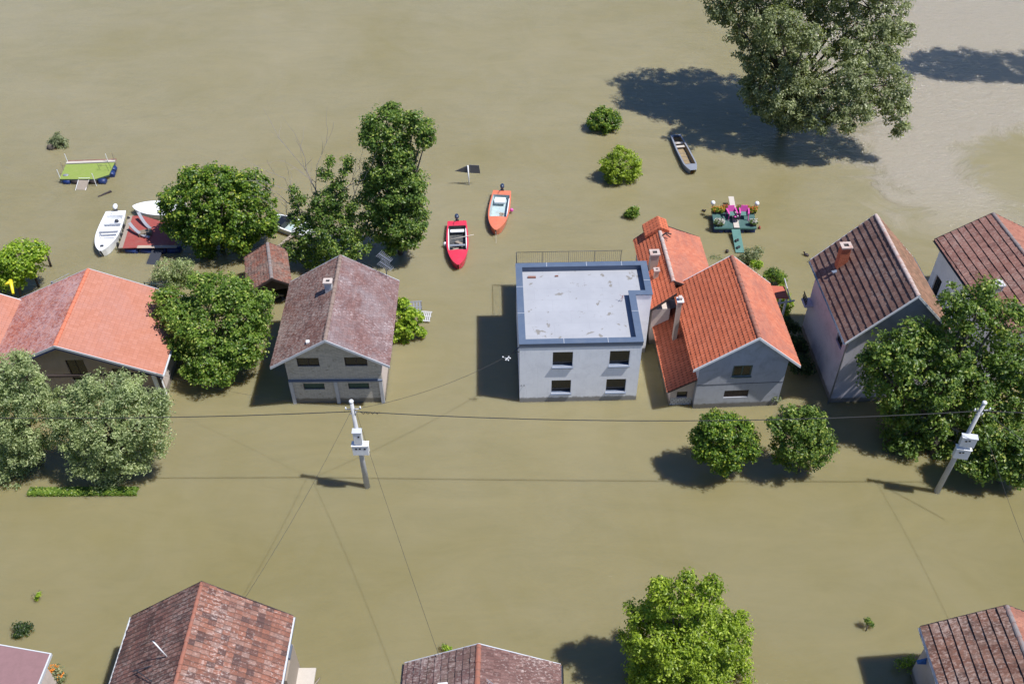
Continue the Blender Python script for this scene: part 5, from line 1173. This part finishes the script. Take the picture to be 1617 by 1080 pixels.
# ------------------------------------------------------------------ utility poles and cables
def upole(base, H_, lab, lean, boxes, rz=0):
    e = empty('utility_pole', base, 0, lab, 'utility pole', 'concrete utility poles')
    MB().tube([(0, 0, -.6), (lean*.5, 0, H_*.5), (lean, 0, H_)], [.165, .13, .095], 10).build('pole', M['concrete'], e)
    MB().ball((lean, 0, H_), .13, (1, 1, .8), 10, 6).build('pole_cap', M['white_paint'], e)
    for i, (z0, z1, w_, d_, x) in enumerate(boxes):
        lx = lean*z0/H_+x
        o = MB().rbox(lx, -.26, z0, z1, w_, d_, rz).build('meter_box', M['gel_white'], e, bevel=.02)
        t_ = MB(); t_.rbox(lx, -.26-.005, z1+.001, z1+.03, w_+.06, d_+.06, rz); t_.build('box_lid', M['white_paint'] if i else M['zinc'], o)
        f_ = -.26-d_/2-.006
        for xx, zz in ([(.28*w_, .7), (-.25*w_, .7), (-.02, .72)] if w_ > .7 else [(.15*w_, .66)]):
            MB().rbox(lx+xx, f_, z0+(z1-z0)*zz-.05, z0+(z1-z0)*zz+.05, .10, .012, rz).build('meter_window', M['dark_glass'], o)
    br = MB(); z = H_-.55; x = lean*z/H_
    br.tube([(x-.35, -.05, z), (x+.45, -.05, z+.05)], .03, 6); br.tube([(x-.15, -.1, z-.3), (x+.2, .12, z-.3)], .03, 6)
    br.build('cross_bracket', M['grey_metal'], e)
    for dx, dz in ((-.33, 0), (.42, .05), (.14, -.3)):
        MB().tube([(x+dx, -.05, z+dz), (x+dx, -.05, z+dz+.16)], [.05, .03], 8).build('insulator', M['white_paint'], e)
    return e
p1 = upole((-8.18, 34.13, 0), 7.05, 'left utility pole with white meter boxes, in front of the stone house', -.08, [(4.12, 5.05, .46, .30, .06), (3.25, 4.0, .86, .34, .10)])
p2 = upole((23.63, 33.55, 0), 7.31, 'right utility pole with white meter boxes, in front of the walnut tree', .28, [(4.32, 5.0, .74, .32, .03), (3.35, 4.1, .74, .32, .03)], rz=-.2)
def cable(a_, b_, sag, r, lab, group=None, n=26):
    a_, b_ = Vector(a_), Vector(b_); pts = []
    for i in range(n+1):
        t_ = i/n; p = a_.lerp(b_, t_); p.z -= sag*4*t_*(1-t_); pts.append(p)
    return tag(MB().tube(pts, r, 5).build('cable', M['wire']), lab, 'cable', group)
T1, T2 = Vector((-8.25, 34.08, 6.35)), Vector((23.88, 33.5, 6.75))
cable(T1, T2, .75, .024, 'thick black cable strung between the two utility poles')
cable(T1, (-40, 34.3, 6.4), .55, .024, 'thick black cable running left from the left pole over the olive trees')
cable(T2, (56, 33.3, 6.9), .6, .022, 'black cable running right from the right pole out of the picture')
cable((-8.3, 34.1, 6.45), (-12.2, 23.86, 5.0), .35, .009, 'thin service cable from the left pole down to the bottom left roof')
cable((-8.1, 34.1, 6.45), (-3.3, 21.6, 4.1), .35, .009, 'thin service cable from the left pole down to the bottom middle roof')
br0 = Vector((.44-.42-.003, 40.5+.15, 4.05))
cable((-7.75, 34.1, 6.6), br0, .55, .011, 'cable from the left pole to the corner bracket of the white house')
cable((23.9, 33.5, 6.6), (24.3, 22.8, 4.6), .4, .009, 'thin service cable from the right pole down to the terracotta roof')
cable((23.95, 33.5, 6.85), (26.6, 31.0, 6.0), .05, .018, 'short cable from the right pole top into the low walnut')
cable((-8.3, 34.15, 6.6), (-21.3, 40.7, 2.6), .5, .006, 'very thin cable from the left pole to the corner of the wide orange roof')
mb = MB(); q = U(800, 566, 3.95)
for dx, dy, dz in ((-.22, .05, .08), (.12, .08, .05), (.1, -.1, -.05), (-.05, -.12, 0), (.2, .02, 0)): mb.ball((dx, dy, dz), .045, (1, 1, 1), 6, 5); mb.tube([(0, 0, 0), (dx, dy, dz)], .014, 4)
o = tag(mb.build('cable_clamp', M['white_paint']), 'cluster of white clamps on the cable just left of the white house', 'clamp'); o.location = q
cl = MB()
for i in range(4): cl.tube([(T1.x+.4+i*.24, T1.y, T1.z-.06), (T1.x+.52+i*.24, T1.y, T1.z-.20), (T1.x+.64+i*.24, T1.y, T1.z-.08)], .022, 5)
tag(cl.build('cable_loop', M['wire']), 'small hanging loops of cable just right of the left pole', 'cable')
